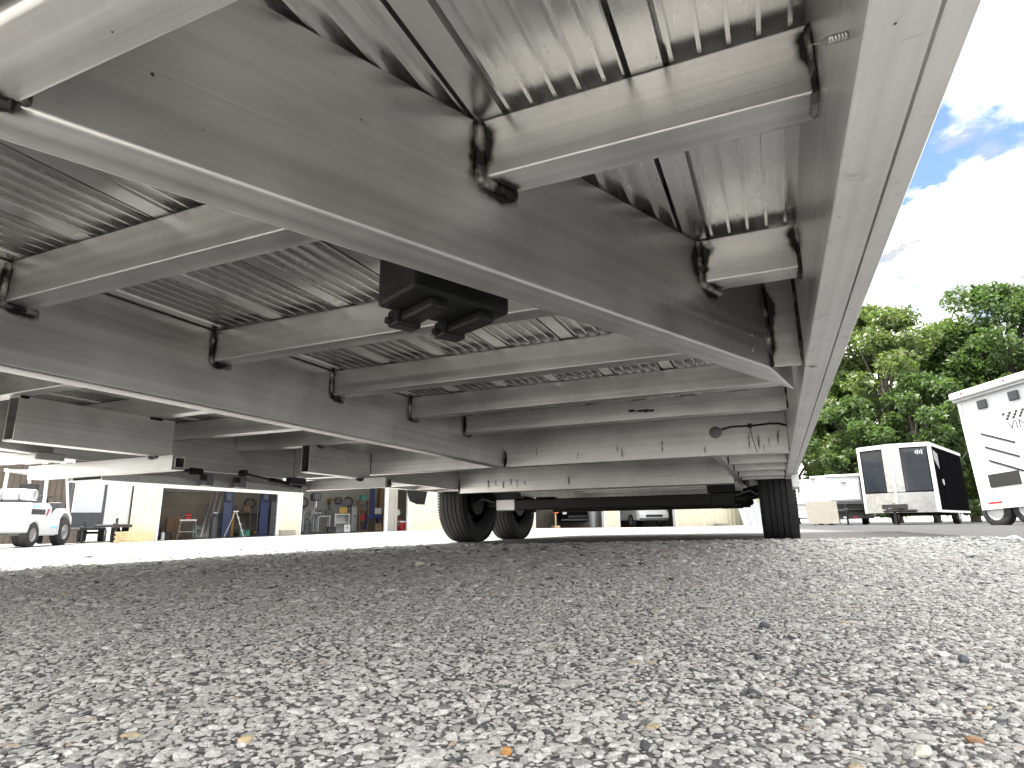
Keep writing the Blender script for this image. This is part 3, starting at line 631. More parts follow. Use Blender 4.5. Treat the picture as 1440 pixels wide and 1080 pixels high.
# wheel skirts with their arches
def skirt(xa, xb, name='fender_skirt'):
    yc = 5.12; pts = [(3.85, Z0 + .03), (3.92, Z0 - .08), (4.02, Z0 - .10)]
    for k in range(0, 13):
        t = math.pi - math.pi * k / 12; pts.append((yc + math.cos(t) * 0.99, Z0 - .10 + math.sin(t) * .35))
    pts += [(6.22, Z0 - .10), (6.34, Z0 + .03), (6.34, Z0 + .4), (3.85, Z0 + .4)]
    return tb(MB().prism(pts, 'x', xa, xb), name, 'white_trim')
skirt(XR + .0036, XR + .009); skirt(XL - .009, XL - .0036).data.materials[0] = MATS['grey_steel']  # left skirt is white trim too; grey paints in its shaded inner side
tb(MB().hexa([(XR - .03, 3.86, Z0 - .075), (XR + .0035, 3.86, Z0 - .075), (XR + .0035, 3.9, Z0 - .085), (XR - .03, 3.9, Z0 - .085)],
             [(XR - .03, 3.86, Z0 - .002), (XR + .0035, 3.86, Z0 - .002), (XR + .0035, 3.9, Z0 - .002), (XR - .03, 3.9, Z0 - .002)]), 'skirt_bracket', 'alu_rough')
# wheels
RT = 0.352
def wheel(x, y, s):
    zc = terrain(x, y) + RT - .004
    w = .225; hw = w / 2
    prof = [(-hw * .62, .19), (-hw * .82, .215), (-hw * 1.0, .265), (-hw * .98, .31), (-hw * .86, RT - .012)]
    xs = [-.80, -.50, -.44, -.20, -.14, .14, .20, .44, .50, .80]
    prof += [(hw * -.80, RT - .004)]
    for i in range(1, 9, 2):
        a, b = xs[i] * hw, xs[i + 1] * hw
        cr = lambda q: RT - .004 * (q / hw) ** 2
        prof += [(a, cr(a)), (a + .001, RT - .012), (b - .001, RT - .012), (b, cr(b))]
    prof += [(hw * .80, RT - .004), (hw * .86, RT - .012), (hw * .98, .31), (hw * 1.0, .265), (hw * .82, .215), (hw * .62, .19)]
    rim = tb(MB().lathe([(-hw * .8, .212), (-hw * .7, .196), (-.02, .180), (s * .03, .175), (s * .045, .12), (s * .05, .085), (s * .075, .07), (s * .08, .0)], (x, y, zc), 36), 'wheel', 'rim_grey', smooth=True)
    ty = tb(MB().lathe(prof, (x, y, zc), 72), 'tyre', 'rubber', smooth=True, parent=rim)
    g = random.Random(int(x * 50) + int(y * 10))
    shoulder = {-.93: MB(), .93: MB()}
    for k in range(96):                        # shallow cuts read as small shoulder blocks
        t = 2 * math.pi * k / 96
        for sx in (-.93, .93):
            tread = shoulder[sx]
            c = Vector((x + sx * hw, y + math.cos(t) * (RT - .018), zc + math.sin(t) * (RT - .018)))
            d = Vector((0, math.cos(t), math.sin(t))); tt = Vector((0, -math.sin(t), math.cos(t)))
            vs = [c + tt * (a * .0075) + Vector((b_ * .008, 0, 0)) + d * e for e in (-.006, .009 - .0) for a, b_ in ((-1, -1), (1, -1), (1, 1), (-1, 1))]
            tread.hexa(vs[:4], vs[4:])
    for m_ in shoulder.values(): tb(m_, 'shoulder_tread', 'rubber', parent=rim)['kind'] = 'stuff'
    tb(MB().lathe([(-s * .085, 0), (-s * .085, .125), (-s * .03, .13), (-s * .03, 0)], (x, y, zc), 28), 'brake_drum', 'black_steel', smooth=True, parent=rim)
    return zc
WXR, WXL = 0.018, 2 * XC - 0.018
for y in (4.66, 5.58):
    za_ = wheel(WXR, y, 1); wheel(WXL, y, -1)
    zx = H + .172
    ax = tb(MB().box(IL + .05, IR - .05, y - .045, y + .045, zx - .045, zx + .04), 'axle', 'black_steel', .008)
    for s_, xi, xw in ((1, IR - .05, WXR - .1), (-1, IL + .05, WXL + .1)):
        m_ = MB().box(min(xi, xi - s_ * .17), max(xi, xi - s_ * .17), y - .05, y + .05, zx - .048, zx + .045)
        tb(m_, 'axle_sleeve', 'alu_rough' if s_ < 0 else 'black_steel', .006, parent=ax)
        tb(MB().box(min(xi - s_ * .19, xi), max(xi - s_ * .19, xi), y - .04, y + .04, zx + .046, Z0 - .001), 'hanger', 'black_steel', .004, parent=ax)
        tb(MB().tube([(xi - s_ * .0, y, zx), (xi + s_ * .06, y, zx)], .042, 14), 'torsion_bar', 'black_steel', parent=ax)
        tb(MB().tube([(xi + s_ * .06, y - .02, zx), (xi + s_ * .065, y + .09, zx + .05), (xw, y, 0.35)], .03, 10), 'torsion_arm', 'black_steel', parent=ax)
        tb(MB().tube([(xi + s_ * .0, y - .06, zx + .02), (xi + s_ * .10, y - .09, zx + .05), (xw - s_ * .02, y - .10, zx + .02)], .006, 6), 'brake_line', 'grey_steel', parent=ax)

# black junction box behind the right slanting beam
def lbox(o, u, v, l0, l1, w0, w1, z0, z1):
    def P(a, b, z): q = o + u * a + v * b; return (q.x, q.y, z)
    return [P(l0, w0, z0), P(l1, w0, z0), P(l1, w1, z0), P(l0, w1, z0)], [P(l0, w0, z1), P(l1, w0, z1), P(l1, w1, z1), P(l0, w1, z1)]
bu = AB; bv = Vector((-AB.y, AB.x, 0)); bo = Vector((-0.384, 0.596, 0))
zb0 = H + .290
jb = tb(MB().hexa(*lbox(bo, bu, bv, 0, .158, 0, .092, zb0, H + .42)), 'junction_box', 'black_plastic', .006, seg=2, label='black moulded plastic box with two ribbed ducts below')
back = a_near(0)
tb(MB().hexa(*lbox(bo, bu, bv, .004, .154, -.045, -.001, zb0 + .03, H + .40)), 'box_bracket', 'black_plastic', .003, parent=jb)
for a, b in ((.030, .058), (.108, .136)):
    tb(MB().hexa(*lbox(bo, bu, bv, a, b, .006, .098, zb0 - .016, zb0 - .0005)), 'duct', 'black_plastic', .005, seg=2, parent=jb)
    tb(MB().hexa(*lbox(bo, bu, bv, a - .006, b + .006, .080, .106, zb0 - .020, zb0 + .004)), 'duct_collar', 'black_plastic', .004, seg=2, parent=jb)
    tb(MB().cyl(tuple(bo + bu * (a - .004) + bv * .098 + Vector((0, 0, zb0 - .012))), tuple(bo + bu * (a - .012) + bv * .098 + Vector((0, 0, zb0 - .012))), .006, .005, 10), 'clip_screw', 'black_steel', parent=jb)

# fold-out step frame under the left side
def open_tube(x0, x1, y0, y1, z0, z1, axis, t=.0045):
    b = MB()
    if axis == 'y':
        b.box(x0, x1, y0, y1, z0, z0 + t).box(x0, x1, y0, y1, z1 - t, z1).box(x0, x0 + t, y0, y1, z0 + t + .0002, z1 - t - .0002).box(x1 - t, x1, y0, y1, z0 + t + .0002, z1 - t - .0002)
    else:
        b.box(x0, x1, y0, y1, z0, z0 + t).box(x0, x1, y0, y1, z1 - t, z1).box(x0, x1, y0, y0 + t, z0 + t + .0002, z1 - t - .0002).box(x0, x1, y1 - t, y1, z0 + t + .0002, z1 - t - .0002)
    return b
HB = H + .252
for y0, y1 in ((0.985, 1.475), (2.17, 2.625)):
    hb = tb(open_tube(-1.985, -1.935, y0, y1, HB, Z1 - .0005, 'y'), 'step_hanger', 'alu_y')
    for yj in JY:
        if y0 - .06 < yj < y1:
            bead([(-1.936, max(yj, y0) - .0, Z1 - .002), (-1.934, min(yj + JT, y1), Z1 - .002)], .006, hb, int(yj * 90))
            soot([(-1.9345, max(yj, y0), Z1 - .001), (-1.9345, min(yj + JT, y1), Z1 - .001)], (0, 0, -1), (1, 0, 0), .014, hb, int(yj * 91))
for k, (y, xr_) in enumerate(((1.425, -1.862), (2.575, -1.80))):
    st = tb(open_tube(-2.66, xr_, y, y + .05, HB - .0505, HB - .0005, 'x', .004), 'step_arm', 'alu_rough')
    tb(open_tube(-2.4, xr_ + .006, y + .006, y + .044, HB - .044, HB - .0065, 'x', .003), 'inner_tube', 'alu_rough', parent=st)
    bead([(-1.98, y - .001, HB - .003), (-1.936, y - .001, HB - .003)], .006, st, 200 + k)
    soot([(-1.985, y - .0005, HB - .004), (-1.93, y - .0005, HB - .004)], (0, 0, -1), (0, -1, 0), .014, st, 205 + k)
# the tread of the step: a channel between the arms, with gas struts and brackets
zt = H + .188
pan = tb(MB().box(-2.505, -2.30, 1.48, 2.57, zt, zt + .004).box(-2.305, -2.300, 1.48, 2.57, zt + .0042, zt + .032).box(-2.505, -2.500, 1.48, 2.57, zt + .0042, zt + .032), 'step_tread', 'alu_rough')
tb(MB().box(-2.476, -2.470, 1.48, 2.57, zt + .0042, Z0 - .001), 'step_web', 'alu_rough')
for y in (1.9, 2.08):
    br = tb(MB().box(-2.30, -2.262, y, y + .045, zt + .002, zt + .055), 'bracket', 'grey_steel', .002)
    tb(MB().box(-2.262, -2.245, y - .03, y - .004, zt + .02, zt + .045), 'latch', 'black_steel', .003, parent=br)
tb(MB().cyl((-2.27, 1.52, zt + .06), (-2.27, 1.83, zt + .058), .008, n=10).cyl((-2.27, 1.83, zt + .058), (-2.27, 1.88, zt + .058), .016, n=12), 'gas_strut', 'black_steel', smooth=True)
tb(MB().cyl((-2.25, 2.10, zt + .066), (-2.27, 2.28, zt + .05), .006, n=10).cyl((-2.27, 2.28, zt + .05), (-2.28, 2.50, zt + .028), .012, n=12).lathe([(-.016, 0), (-.016, .015), (.016, .015), (.016, 0)], (-2.25, 2.09, zt + .068), 14, 'x'), 'gas_strut', 'black_steel', smooth=True)
tb(MB().box(-2.29, -2.24, 2.40, 2.50, zt + .034, zt + .07), 'latch', 'dark_grey', .004)
tb(MB().box(-2.62, -2.40, 1.30, 1.40, HB + .002, HB + .03), 'step_latch', 'alu_rough', .003)

# ------------------------------------------------------------------ workshop on the left
FU = Vector((0.6, 0.8, 0)); FN = Vector((0.8, -0.6, 0)); FP = Vector((-17.7, 13.1, 0))
def shop(px, d=0.0):                        # point d metres behind the front wall, along a direction of view
    r = ray(px); o = FP - FN * d
    t = (o.dot(FN)) / (r.x * FN.x + r.y * FN.y)
    p = Vector((r.x * t, r.y * t, 0)); p.z = terrain(p.x, p.y); return p
def s_of(px): return (shop(px) - FP).dot(FU)
work = thing('workshop', 'long cream metal workshop with open vehicle bays', 'building', (FP.x, FP.y, 0), math.atan2(FU.y, FU.x))
def loc2z(s, d):
    p = FP + FU * s - FN * d; return terrain(p.x, p.y)
SL, SR = s_of(181), s_of(1072)
DEP, HT = 4.7, 4.4
def ribbed(s0, s1, d0, z0, z1, m, name='wall_panel', pitch=0.30, inward=False):
    """vertical ribbed metal siding between s0 and s1"""
    b = MB(); n = max(1, int(round((s1 - s0) / pitch))); w = (s1 - s0) / n; prof = []
    for i in range(n):
        a = s0 + i * w; k = -.028 if not inward else .028
        prof += [(a, d0), (a + w * .70, d0), (a + w * .76, d0 + k), (a + w * .92, d0 + k), (a + w * .98, d0)]
    prof.append((s1, d0)); back = d0 + (.08 if not inward else -.08)
    vs = []; 
    for (x_, y_) in prof: vs += [(x_, y_, z0 if z0 is not None else loc2z(x_, d0) - .1), (x_, y_, z1)]
    for (x_, y_) in reversed(prof): vs += [(x_, back, z0 if z0 is not None else loc2z(x_, d0) - .1), (x_, back, z1)]
    m_ = len(vs) // 2; fs = [(2 * i, 2 * ((i + 1) % m_), 2 * ((i + 1) % m_) + 1, 2 * i + 1) for i in range(m_)]
    b.add(vs, fs)
    return b.build(name, m, work)
segs = [(181, 219), (391, 420), (575, 751), (851, 870), (951, 1034)]
for a, c in segs: ribbed(s_of(a), s_of(c), 0.0, None, 3.5, 'cream')
ribbed(SL, SR, -0.002, 3.502, HT, 'cream', 'header')
ribbed(s_of(1034) + .01, SR, 0.0, None, 3.5, 'cream')
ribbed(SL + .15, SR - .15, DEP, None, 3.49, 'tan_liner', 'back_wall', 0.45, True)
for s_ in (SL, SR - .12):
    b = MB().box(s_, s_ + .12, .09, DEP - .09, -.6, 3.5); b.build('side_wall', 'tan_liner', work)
mid = s_of(420) - .3
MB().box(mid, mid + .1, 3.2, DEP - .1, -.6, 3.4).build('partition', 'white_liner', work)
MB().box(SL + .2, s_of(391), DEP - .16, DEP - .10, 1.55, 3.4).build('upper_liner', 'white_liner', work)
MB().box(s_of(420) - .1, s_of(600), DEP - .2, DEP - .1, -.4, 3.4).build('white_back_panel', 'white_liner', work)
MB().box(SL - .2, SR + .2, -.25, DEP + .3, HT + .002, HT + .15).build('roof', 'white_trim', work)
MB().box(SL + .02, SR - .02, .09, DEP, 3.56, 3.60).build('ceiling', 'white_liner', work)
for a, c in ((219, 391), (420, 575), (751, 851), (870, 951)):   # pale jamb trims beside every opening
    for p_, w_ in ((a, .07), (c, -.07)):
        s_ = s_of(p_); MB().box(min(s_, s_ + w_), max(s_, s_ + w_), -.012, .16, loc2z(s_, 0) - .1, 3.495).build('door_trim', 'white_trim', work)
s_ = s_of(542.5); MB().box(s_ - .06, s_ + .05, -.02, .10, -.4, 3.495).build('door_trim', 'white_trim', work)
ribbed(s_ + .06, s_of(558), 0.0, None, 3.49, 'white_liner', 'door_panel', 0.5)
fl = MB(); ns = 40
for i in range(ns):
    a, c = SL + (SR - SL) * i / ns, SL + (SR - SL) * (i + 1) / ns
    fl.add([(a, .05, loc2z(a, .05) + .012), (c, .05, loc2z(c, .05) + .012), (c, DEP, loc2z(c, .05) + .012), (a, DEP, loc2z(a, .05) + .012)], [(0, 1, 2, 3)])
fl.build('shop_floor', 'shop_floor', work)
apron = MB()
for i in range(ns):
    a, c = SL - .5 + (SR + 1 - SL) * i / ns, SL - .5 + (SR + 1 - SL) * (i + 1) / ns
    g = lambda s, d: (FP.x + FU.x * s - FN.x * d, FP.y + FU.y * s - FN.y * d, loc2z(s, d) + .008)
    apron.add([g(a, -3.2), g(c, -3.2), g(c, .04), g(a, .04)], [(0, 1, 2, 3)])
o = apron.build('apron', 'concrete'); setp(o, 'pale concrete apron along the front of the workshop', None, None, 'structure')

def prop(name, label, cat, px, d, rz=0.0, group=None):
    p = shop(px, d)
    f = shop(px, 0.05); p.z = loc2z((f - FP).dot(FU) if d > 0 else 0, 0.05) + .013
    s = (p - FP).dot(FU); p.z = loc2z(s, .05) + .013
    return thing(name, label, cat, p, math.atan2(FU.y, FU.x) + rz, group)
# lift columns
for px, lab in ((317.5, 'blue steel lift column beside the aluminium bar bundle in the open bay'), (369.5, 'blue steel lift column in front of the long wall bench')):
    t = prop('lift_column', lab, 'vehicle lift', px, 2.6, 0, 'blue posts of the vehicle lift')
    MB().box(-.15, .15, -.02, .16, .02, 3.3).build('mast', 'blue_paint', t, bevel=.01)
    MB().box(-.24, .24, -.2, .3, 0, .018).build('base_plate', 'blue_paint', t)
    MB().box(-.12, .12, -.14, -.022, 1.25, 1.75).build('carriage', 'blue_paint', t, bevel=.01)
    MB().box(-.08, .08, -.20, -.142, 1.30, 1.48).build('control_box', 'dark_grey', t, bevel=.01)
    MB().cyl((-.21, .07, .02), (-.21, .07, 2.9), .02).build('hydraulic_line', 'dark_grey', t)
# stepladder
def ladder(px, d, h, label):
    t = prop('stepladder', label, 'ladder', px, d, 0.25)
    for s in (-1, 1):
        MB().tube([(s * .22 - .18 * 0, -.30, 0), (s * .14, 0, h)], .016, 6).build('rail', 'bright_alu', t)
        MB().tube([(s * .22, .32, 0), (s * .14, .03, h)], .013, 6).build('rear_leg', 'bright_alu', t)
    for k in range(1, 4):
        f = k / 4; w = .22 - .08 * f
        MB().box(-w, w, -.30 * (1 - f) - .05, -.30 * (1 - f) + .04, h * f, h * f + .022).build('step', 'bright_alu', t)
    MB().box(-.17, .17, -.08, .10, h, h + .025).build('top_cap', 'bright_alu', t)
    return t
t = ladder(330, 1.5, .86, 'small aluminium stepladder standing open between the two blue lift columns'); t.rotation_euler.z += R(70)
# leaning aluminium bars
t = prop('aluminium_bars', 'bundle of pale aluminium bars leaning together in the shop', 'metal bars', 291, 3.0)
for k in range(9):
    x0 = -.28 + k * .06; MB().tube([(x0, -.2 - .02 * (k % 3), 0), (x0 + .25 + .05 * math.sin(k * 2.1), .35, 1.25 + .5 * ((k * 37) % 10) / 10)], .022, 5).build('bar', 'bright_alu', t)
t = prop('gas_cylinder', 'dark steel gas cylinder standing by the leaning bars', 'cylinder', 300.5, 2.2)
MB().lathe([(0, 0), (0, .14), (.62, .14), (.72, .10), (.76, .04), (.84, .04), (.84, 0)], (0, 0, 0), 16, 'z').build('tank', 'dark_grey', t, smooth=True)
MB().cyl((-.06, 0, .85), (.06, 0, .85), .03, n=8).build('valve', 'bright_alu', t)
t = prop('work_stand', 'open steel work stand with a pale top and red tool on it', 'stand', 263, 2.4)
MB().box(-.26, .26, -.2, .2, .60, .65).build('top', 'white_trim', t)
for sx in (-1, 1):
    for sy in (-1, 1): MB().tube([(sx * .3, sy * .22, 0), (sx * .22, sy * .16, .60)], .02, 5).build('leg', 'grey_steel', t)
MB().box(-.25, .25, -.16, .16, .22, .25).build('shelf', 'grey_steel', t)
t = prop('bench_grinder', 'red bench grinder sitting on the work stand', 'grinder', 263, 2.4); t.location.z += .651
MB().cyl((-.09, 0, .14), (.09, 0, .14), .07).build('motor', 'red_paint', t, smooth=True)
for s in (-1, 1): MB().cyl((s * .10, 0, .14), (s * .14, 0, .14), .085).build('wheel_guard', 'dark_grey', t)
MB().box(-.08, .08, -.06, .06, 0, .08).build('base', 'red_paint', t, bevel=.01)
t = prop('wood_cabinet', 'brown wooden cabinet against the side wall of the open bay', 'cabinet', 245, 3.4)
MB().box(-.28, .28, -.2, .2, 0, .78).build('body', 'wood', t, bevel=.01); MB().box(-.26, -.01, -.222, -.201, .05, .74).build('door', 'wood', t, bevel=.006); MB().box(.01, .26, -.222, -.201, .05, .74).build('door', 'wood', t, bevel=.006)
t = prop('coiled_hose', 'dark coiled hose standing by the bay jamb', 'hose', 225, 1.2)
for k in range(4): MB().lathe([(k * .03 - .05 + .012 * math.cos(a), .17 + .012 * math.sin(a)) for a in [i * 1.047 for i in range(6)]], (0, 0, .19 + .004 * k), 18, 'x', True).build('coil', 'black_plastic', t, smooth=True)
t = prop('white_bottle', 'small white bottle on the floor next to the coiled hose', 'bottle', 229, 1.2)
MB().lathe([(0, 0), (0, .07), (.22, .07), (.25, .03)], (0, 0, 0), 12, 'z').build('body', 'white_trim', t, smooth=True); MB().cyl((0, 0, .251), (0, 0, .30), .032, n=10).build('cap', 'dark_grey', t)
t = prop('wall_bench', 'long dark workbench along the back wall behind the lift', 'workbench', 352, 4.1)
MB().box(-1.3, 1.1, -.3, .3, .86, .92).build('top', 'dark_grey', t); MB().box(-1.25, 1.05, -.25, .25, .22, .26).build('shelf', 'dark_grey', t)
for sx in (-1.25, -.1, 1.02):
    for sy in (-.26, .22): MB().box(sx, sx + .06, sy, sy + .06, 0, .86).build('leg', 'dark_grey', t)
for k, (x_, m_) in enumerate(((-.7, 'dark_grey'), (-.2, 'wood'), (.45, 'grey_steel'), (.8, 'dark_grey'))):
    q = prop('parts_bin', ['black parts bin on the left end of the wall bench', 'brown box on the wall bench', 'grey parts bin on the wall bench beside the brown box', 'black parts bin on the right end of the wall bench'][k], 'bin', 352, 4.1)
    q.location = t.location + FU * x_ + Vector((0, 0, .921)); MB().box(-.14, .14, -.12, .12, 0, .015).box(-.14, .14, -.12, -.108, .015, .2).box(-.14, .14, .108, .12, .015, .24).box(-.14, -.128, -.108, .108, .015, .2).box(.128, .14, -.108, .108, .015, .2).build('tray', m_, q)
for k, (px, dd, h_, l_) in enumerate(((326, 3.6, .9, 'yellow'), (380, 3.6, .16, 'yellow'), (306, 4.0, .16, 'olive'))):
    t = prop('lift_arm', ['yellow steel lift arm standing upright behind the stepladder', 'low yellow lift arm lying on the floor right of the bay', 'low yellow lift arm lying on the floor behind the gas cylinder'][k], 'lift arm', px, dd)
    if k == 0: MB().box(-.05, .05, -.05, .05, 0, h_).build('beam', 'yellow_paint', t, bevel=.01); MB().cyl((0, 0, h_), (0, 0, h_ + .05), .09).build('pad', 'black_plastic', t)
    else: MB().box(-.6, .5, -.07, .07, .06, .15).build('beam', 'yellow_paint', t, bevel=.01); MB().cyl((.45, 0, .151), (.45, 0, .2), .09).build('pad', 'black_plastic', t); MB().cyl((-.5, 0, 0), (-.5, 0, .06), .09).cyl((.4, 0, 0), (.4, 0, .06), .06).build('foot', 'dark_grey', t)
# second bay
t = prop('drill_press', 'tall dark drill press standing in the second bay', 'drill press', 441, 3.0)
MB().box(-.22, .22, -.3, .3, 0, .06).build('base', 'dark_grey', t, bevel=.01); MB().cyl((0, .1, .06), (0, .1, 1.5), .045).build('column', 'grey_steel', t, smooth=True)
MB().box(-.16, .16, -.34, .26, 1.25, 1.55).build('head', 'dark_grey', t, bevel=.04); MB().box(-.2, .2, -.3, .12, .75, .79).build('table', 'grey_steel', t); MB().cyl((0, -.2, .98), (0, -.2, 1.25), .03).build('chuck', 'bright_alu', t)
t = prop('grinder_stand', 'two bench grinders on a square steel stand with open legs', 'machine', 453.5, 3.0)
MB().box(-.26, .26, -.2, .2, .62, .66).build('top', 'grey_steel', t)
for sx in (-.24, .2):
    for sy in (-.18, .14): MB().box(sx, sx + .04, sy, sy + .04, 0, .62).build('leg', 'grey_steel', t)
for sx in (-.13, .13): MB().cyl((sx - .08, 0, .80), (sx + .08, 0, .80), .08).box(sx - .05, sx + .05, -.05, .05, .66, .76).build('motor', 'dark_grey', t)
MB().cyl((.2, 0, .66), (.2, 0, 1.15), .025).lathe([(-.05, 0), (-.05, .09), (.05, .09), (.05, 0)], (.2, 0, 1.2), 14, 'x').build('work_light', 'black_steel', t)
t = prop('machine_cabinet', 'yellow and black saw on a steel cabinet with two dark openings', 'machine', 478.5, 3.0)
MB().box(-.3, .3, -.25, .25, 0, .04).box(-.3, .3, -.25, .25, .34, .38).box(-.3, .3, -.25, .25, .68, .72).box(-.3, -.26, -.25, .25, .04, .68).box(.26, .3, -.25, .25, .04, .68).box(-.26, .26, .2, .25, .04, .68).build('cabinet', 'silver_grey', t)
MB().box(-.12, .22, -.15, .15, .73, .98).build('saw_body', 'yellow_paint', t, bevel=.03); MB().cyl((-.2, -.03, .98), (-.2, .03, .98), .24, n=20).build('blade_guard', 'dark_grey', t); MB().box(-.28, -.02, -.1, .1, 1.1, 1.38).build('motor', 'black_steel', t, bevel=.03); MB().box(-.15, .26, .10, .18, 1.0, 1.3).build('back_guard', 'dark_grey', t)
t = prop('wood_shelf', 'wooden shelf unit with open compartments beside the blue stand', 'shelf', 509, 3.2)
for z_ in (0, .42, .84, 1.2): MB().box(-.2, .2, -.2, .2, z_, z_ + .035).build('shelf_board', 'wood', t)
for sx in (-.2, .165): MB().box(sx, sx + .035, -.2, .2, .036, 1.24).build('upright', 'wood', t)
for k, (m_, z_, l_) in enumerate((('red_paint', .456, 'red box on the wooden shelf'), ('green_paint', 1.236, 'green box on top of the wooden shelf'), ('dark_grey', .876, 'dark box on the wooden shelf'))):
    q = prop('storage_box', l_, 'box', 509, 3.2); q.location.z += z_
    MB().box(-.13, .13, -.14, .14, 0, .2).build('body', m_, q, bevel=.01); MB().box(-.14, .14, -.15, .15, .201, .225).build('lid', m_, q, bevel=.006)
t = prop('blue_stand', 'blue painted tool stand on legs with upright post', 'tool stand', 524, 2.8)
MB().box(-.3, .3, -.2, .2, .48, .66).build('tray', 'blue_paint', t, bevel=.01); MB().box(-.12, .05, .05, .2, .661, 1.75).build('post', 'blue_paint', t, bevel=.01)
for sx in (-1, 1): 
    for sy in (-1, 1): MB().tube([(sx * .34, sy * .22, 0), (sx * .26, sy * .16, .48)], .02, 5).build('leg', 'blue_paint', t)
q = prop('tool_case', 'silver tool case on the blue stand', 'case', 526, 2.8); q.location.z += .661; q.location += FU * .1; MB().box(-.12, .14, -.15, -.02, 0, .26).build('body', 'silver_grey', q, bevel=.015); MB().tube([(-.05, -.08, .26), (-.05, -.08, .3), (.06, -.08, .3), (.06, -.08, .26)], .012, 6).build('handle', 'dark_grey', q)
t = prop('tall_cabinet', 'tall brown cabinet behind the white door post', 'cabinet', 537, 3.4)
MB().box(-.2, .24, -.2, .2, 0, 1.9).build('body', 'wood', t, bevel=.01); MB().box(-.18, .01, -.22, -.201, .06, 1.84).box(.03, .22, -.22, -.201, .06, 1.84).build('door', 'wood', t, bevel=.005)
t = prop('red_cooler', 'bright red cooler box with white lid in the narrow doorway', 'cooler', 568, .5)
MB().hexa([(-.19, -.14, 0), (.19, -.14, 0), (.19, .14, 0), (-.19, .14, 0)], [(-.22, -.16, .29), (.22, -.16, .29), (.22, .16, .29), (-.22, .16, .29)]).build('body', 'red_paint', t, bevel=.02); MB().box(-.23, .23, -.17, .17, .291, .35).build('lid', 'white_trim', t, bevel=.015); MB().tube([(-.23, 0, .25), (-.26, -.1, .2), (.26, -.1, .2), (.23, 0, .25)], .01, 5).build('handle', 'white_trim', t)
t = prop('red_fan', 'round white fan on a red base inside the narrow doorway', 'fan', 557, .9)
MB().box(-.16, .16, -.14, .14, 0, .42).build('base', 'red_paint', t, bevel=.02); MB().cyl((0, 0, .42), (0, 0, .58), .025).build('neck', 'dark_grey', t); MB().lathe([(-.03, 0), (-.03, .13), (.03, .13), (.03, 0)], (0, -.02, .68), 18, 'y').build('fan_head', 'white_trim', t)
t = prop('broom', 'long-handled broom leaning against the back of the second bay', 'broom', 494, 4.0)
MB().tube([(0, -.15, .12), (.03, .3, 1.35)], .014, 6).build('handle', 'wood', t); MB().box(-.18, .18, -.2, -.12, .0, .12).build('brush', 'black_steel', t)
t = prop('shop_vacuum', 'small dark shop vacuum with a hose loop by the jamb of the second bay', 'vacuum', 430, 2.4)
MB().lathe([(0, 0), (0, .17), (.36, .18), (.38, .14), (.52, .12), (.56, 0)], (0, 0, 0), 16, 'z').build('drum', 'dark_grey', t, smooth=True); MB().tube([(.1, -.12, .5), (.2, -.2, .8), (.05, -.2, 1.0), (-.14, -.2, .75), (-.16, -.22, .1)], .022, 6).build('hose', 'grey_steel', t, smooth=True)

for px, d_, lab, w_, h_, m_ in ((232, 2.9, 'black crate on the floor beside the brown cabinet', .2, .22, 'dark_grey'), (278, 3.3, 'grey metal bin behind the work stand', .16, .42, 'grey_steel'), (308, 3.5, 'low dark box behind the first blue lift column', .25, .3, 'dark_grey'),
                                (345, 2.2, 'green crate on the floor right of the stepladder', .17, .2, 'green_paint'), (384, 2.9, 'tall dark locker by the cream post', .16, 1.25, 'dark_grey'), (466, 2.6, 'small black toolbox on the floor of the second bay', .16, .2, 'black_steel'),
                                (488, 2.4, 'small white box on the floor by the saw cabinet', .12, .26, 'white_trim'), (497, 3.4, 'grey locker against the back of the second bay', .15, 1.0, 'grey_steel'), (532, 2.2, 'brown carton under the blue stand', .14, .26, 'wood'), (548, 1.4, 'dark crate behind the white door post', .13, .5, 'dark_grey')):
    t = prop('storage_crate', lab, 'crate', px, d_, random.uniform(-.3, .3), 'boxes and lockers standing in the workshop bays')
    MB().box(-w_, w_, -w_ * .7, w_ * .7, 0, h_).build('body', m_, t, bevel=.01); MB().box(-w_ - .012, w_ + .012, -w_ * .7 - .012, w_ * .7 + .012, h_ + .001, h_ + .03).build('lid', m_, t, bevel=.006)
    MB().box(-w_ * .35, w_ * .35, -w_ * .7 - .02, -w_ * .7 - .001, h_ * .6, h_ * .6 + .03).build('handle', 'black_plastic', t)
for px, lab, m_ in ((424, 'black hose coil hung on the wall behind the shop vacuum', 'black_plastic'), (462, 'yellow cable coil hung above the grinder stand', 'yellow_paint'), (488, 'black cable coil hung on the back wall above the saw', 'black_plastic'), (348, 'black cable coil hung above the wall bench', 'black_plastic')):
    t = prop('hanging_coil', lab, 'coil', px, 4.35, 0, 'coils hung on the workshop wall'); t.location.z += 1.25
    for k in range(3): MB().lathe([(-.02 + k * .02 + .014 * math.cos(a), .17 + .012 * k + .014 * math.sin(a)) for a in [i * 1.047 for i in range(6)]], (0, 0, 0), 18, 'y', True).build('loop', m_, t, smooth=True)
    MB().box(-.03, .03, -.02, .2, .15, .19).build('hook', 'grey_steel', t)
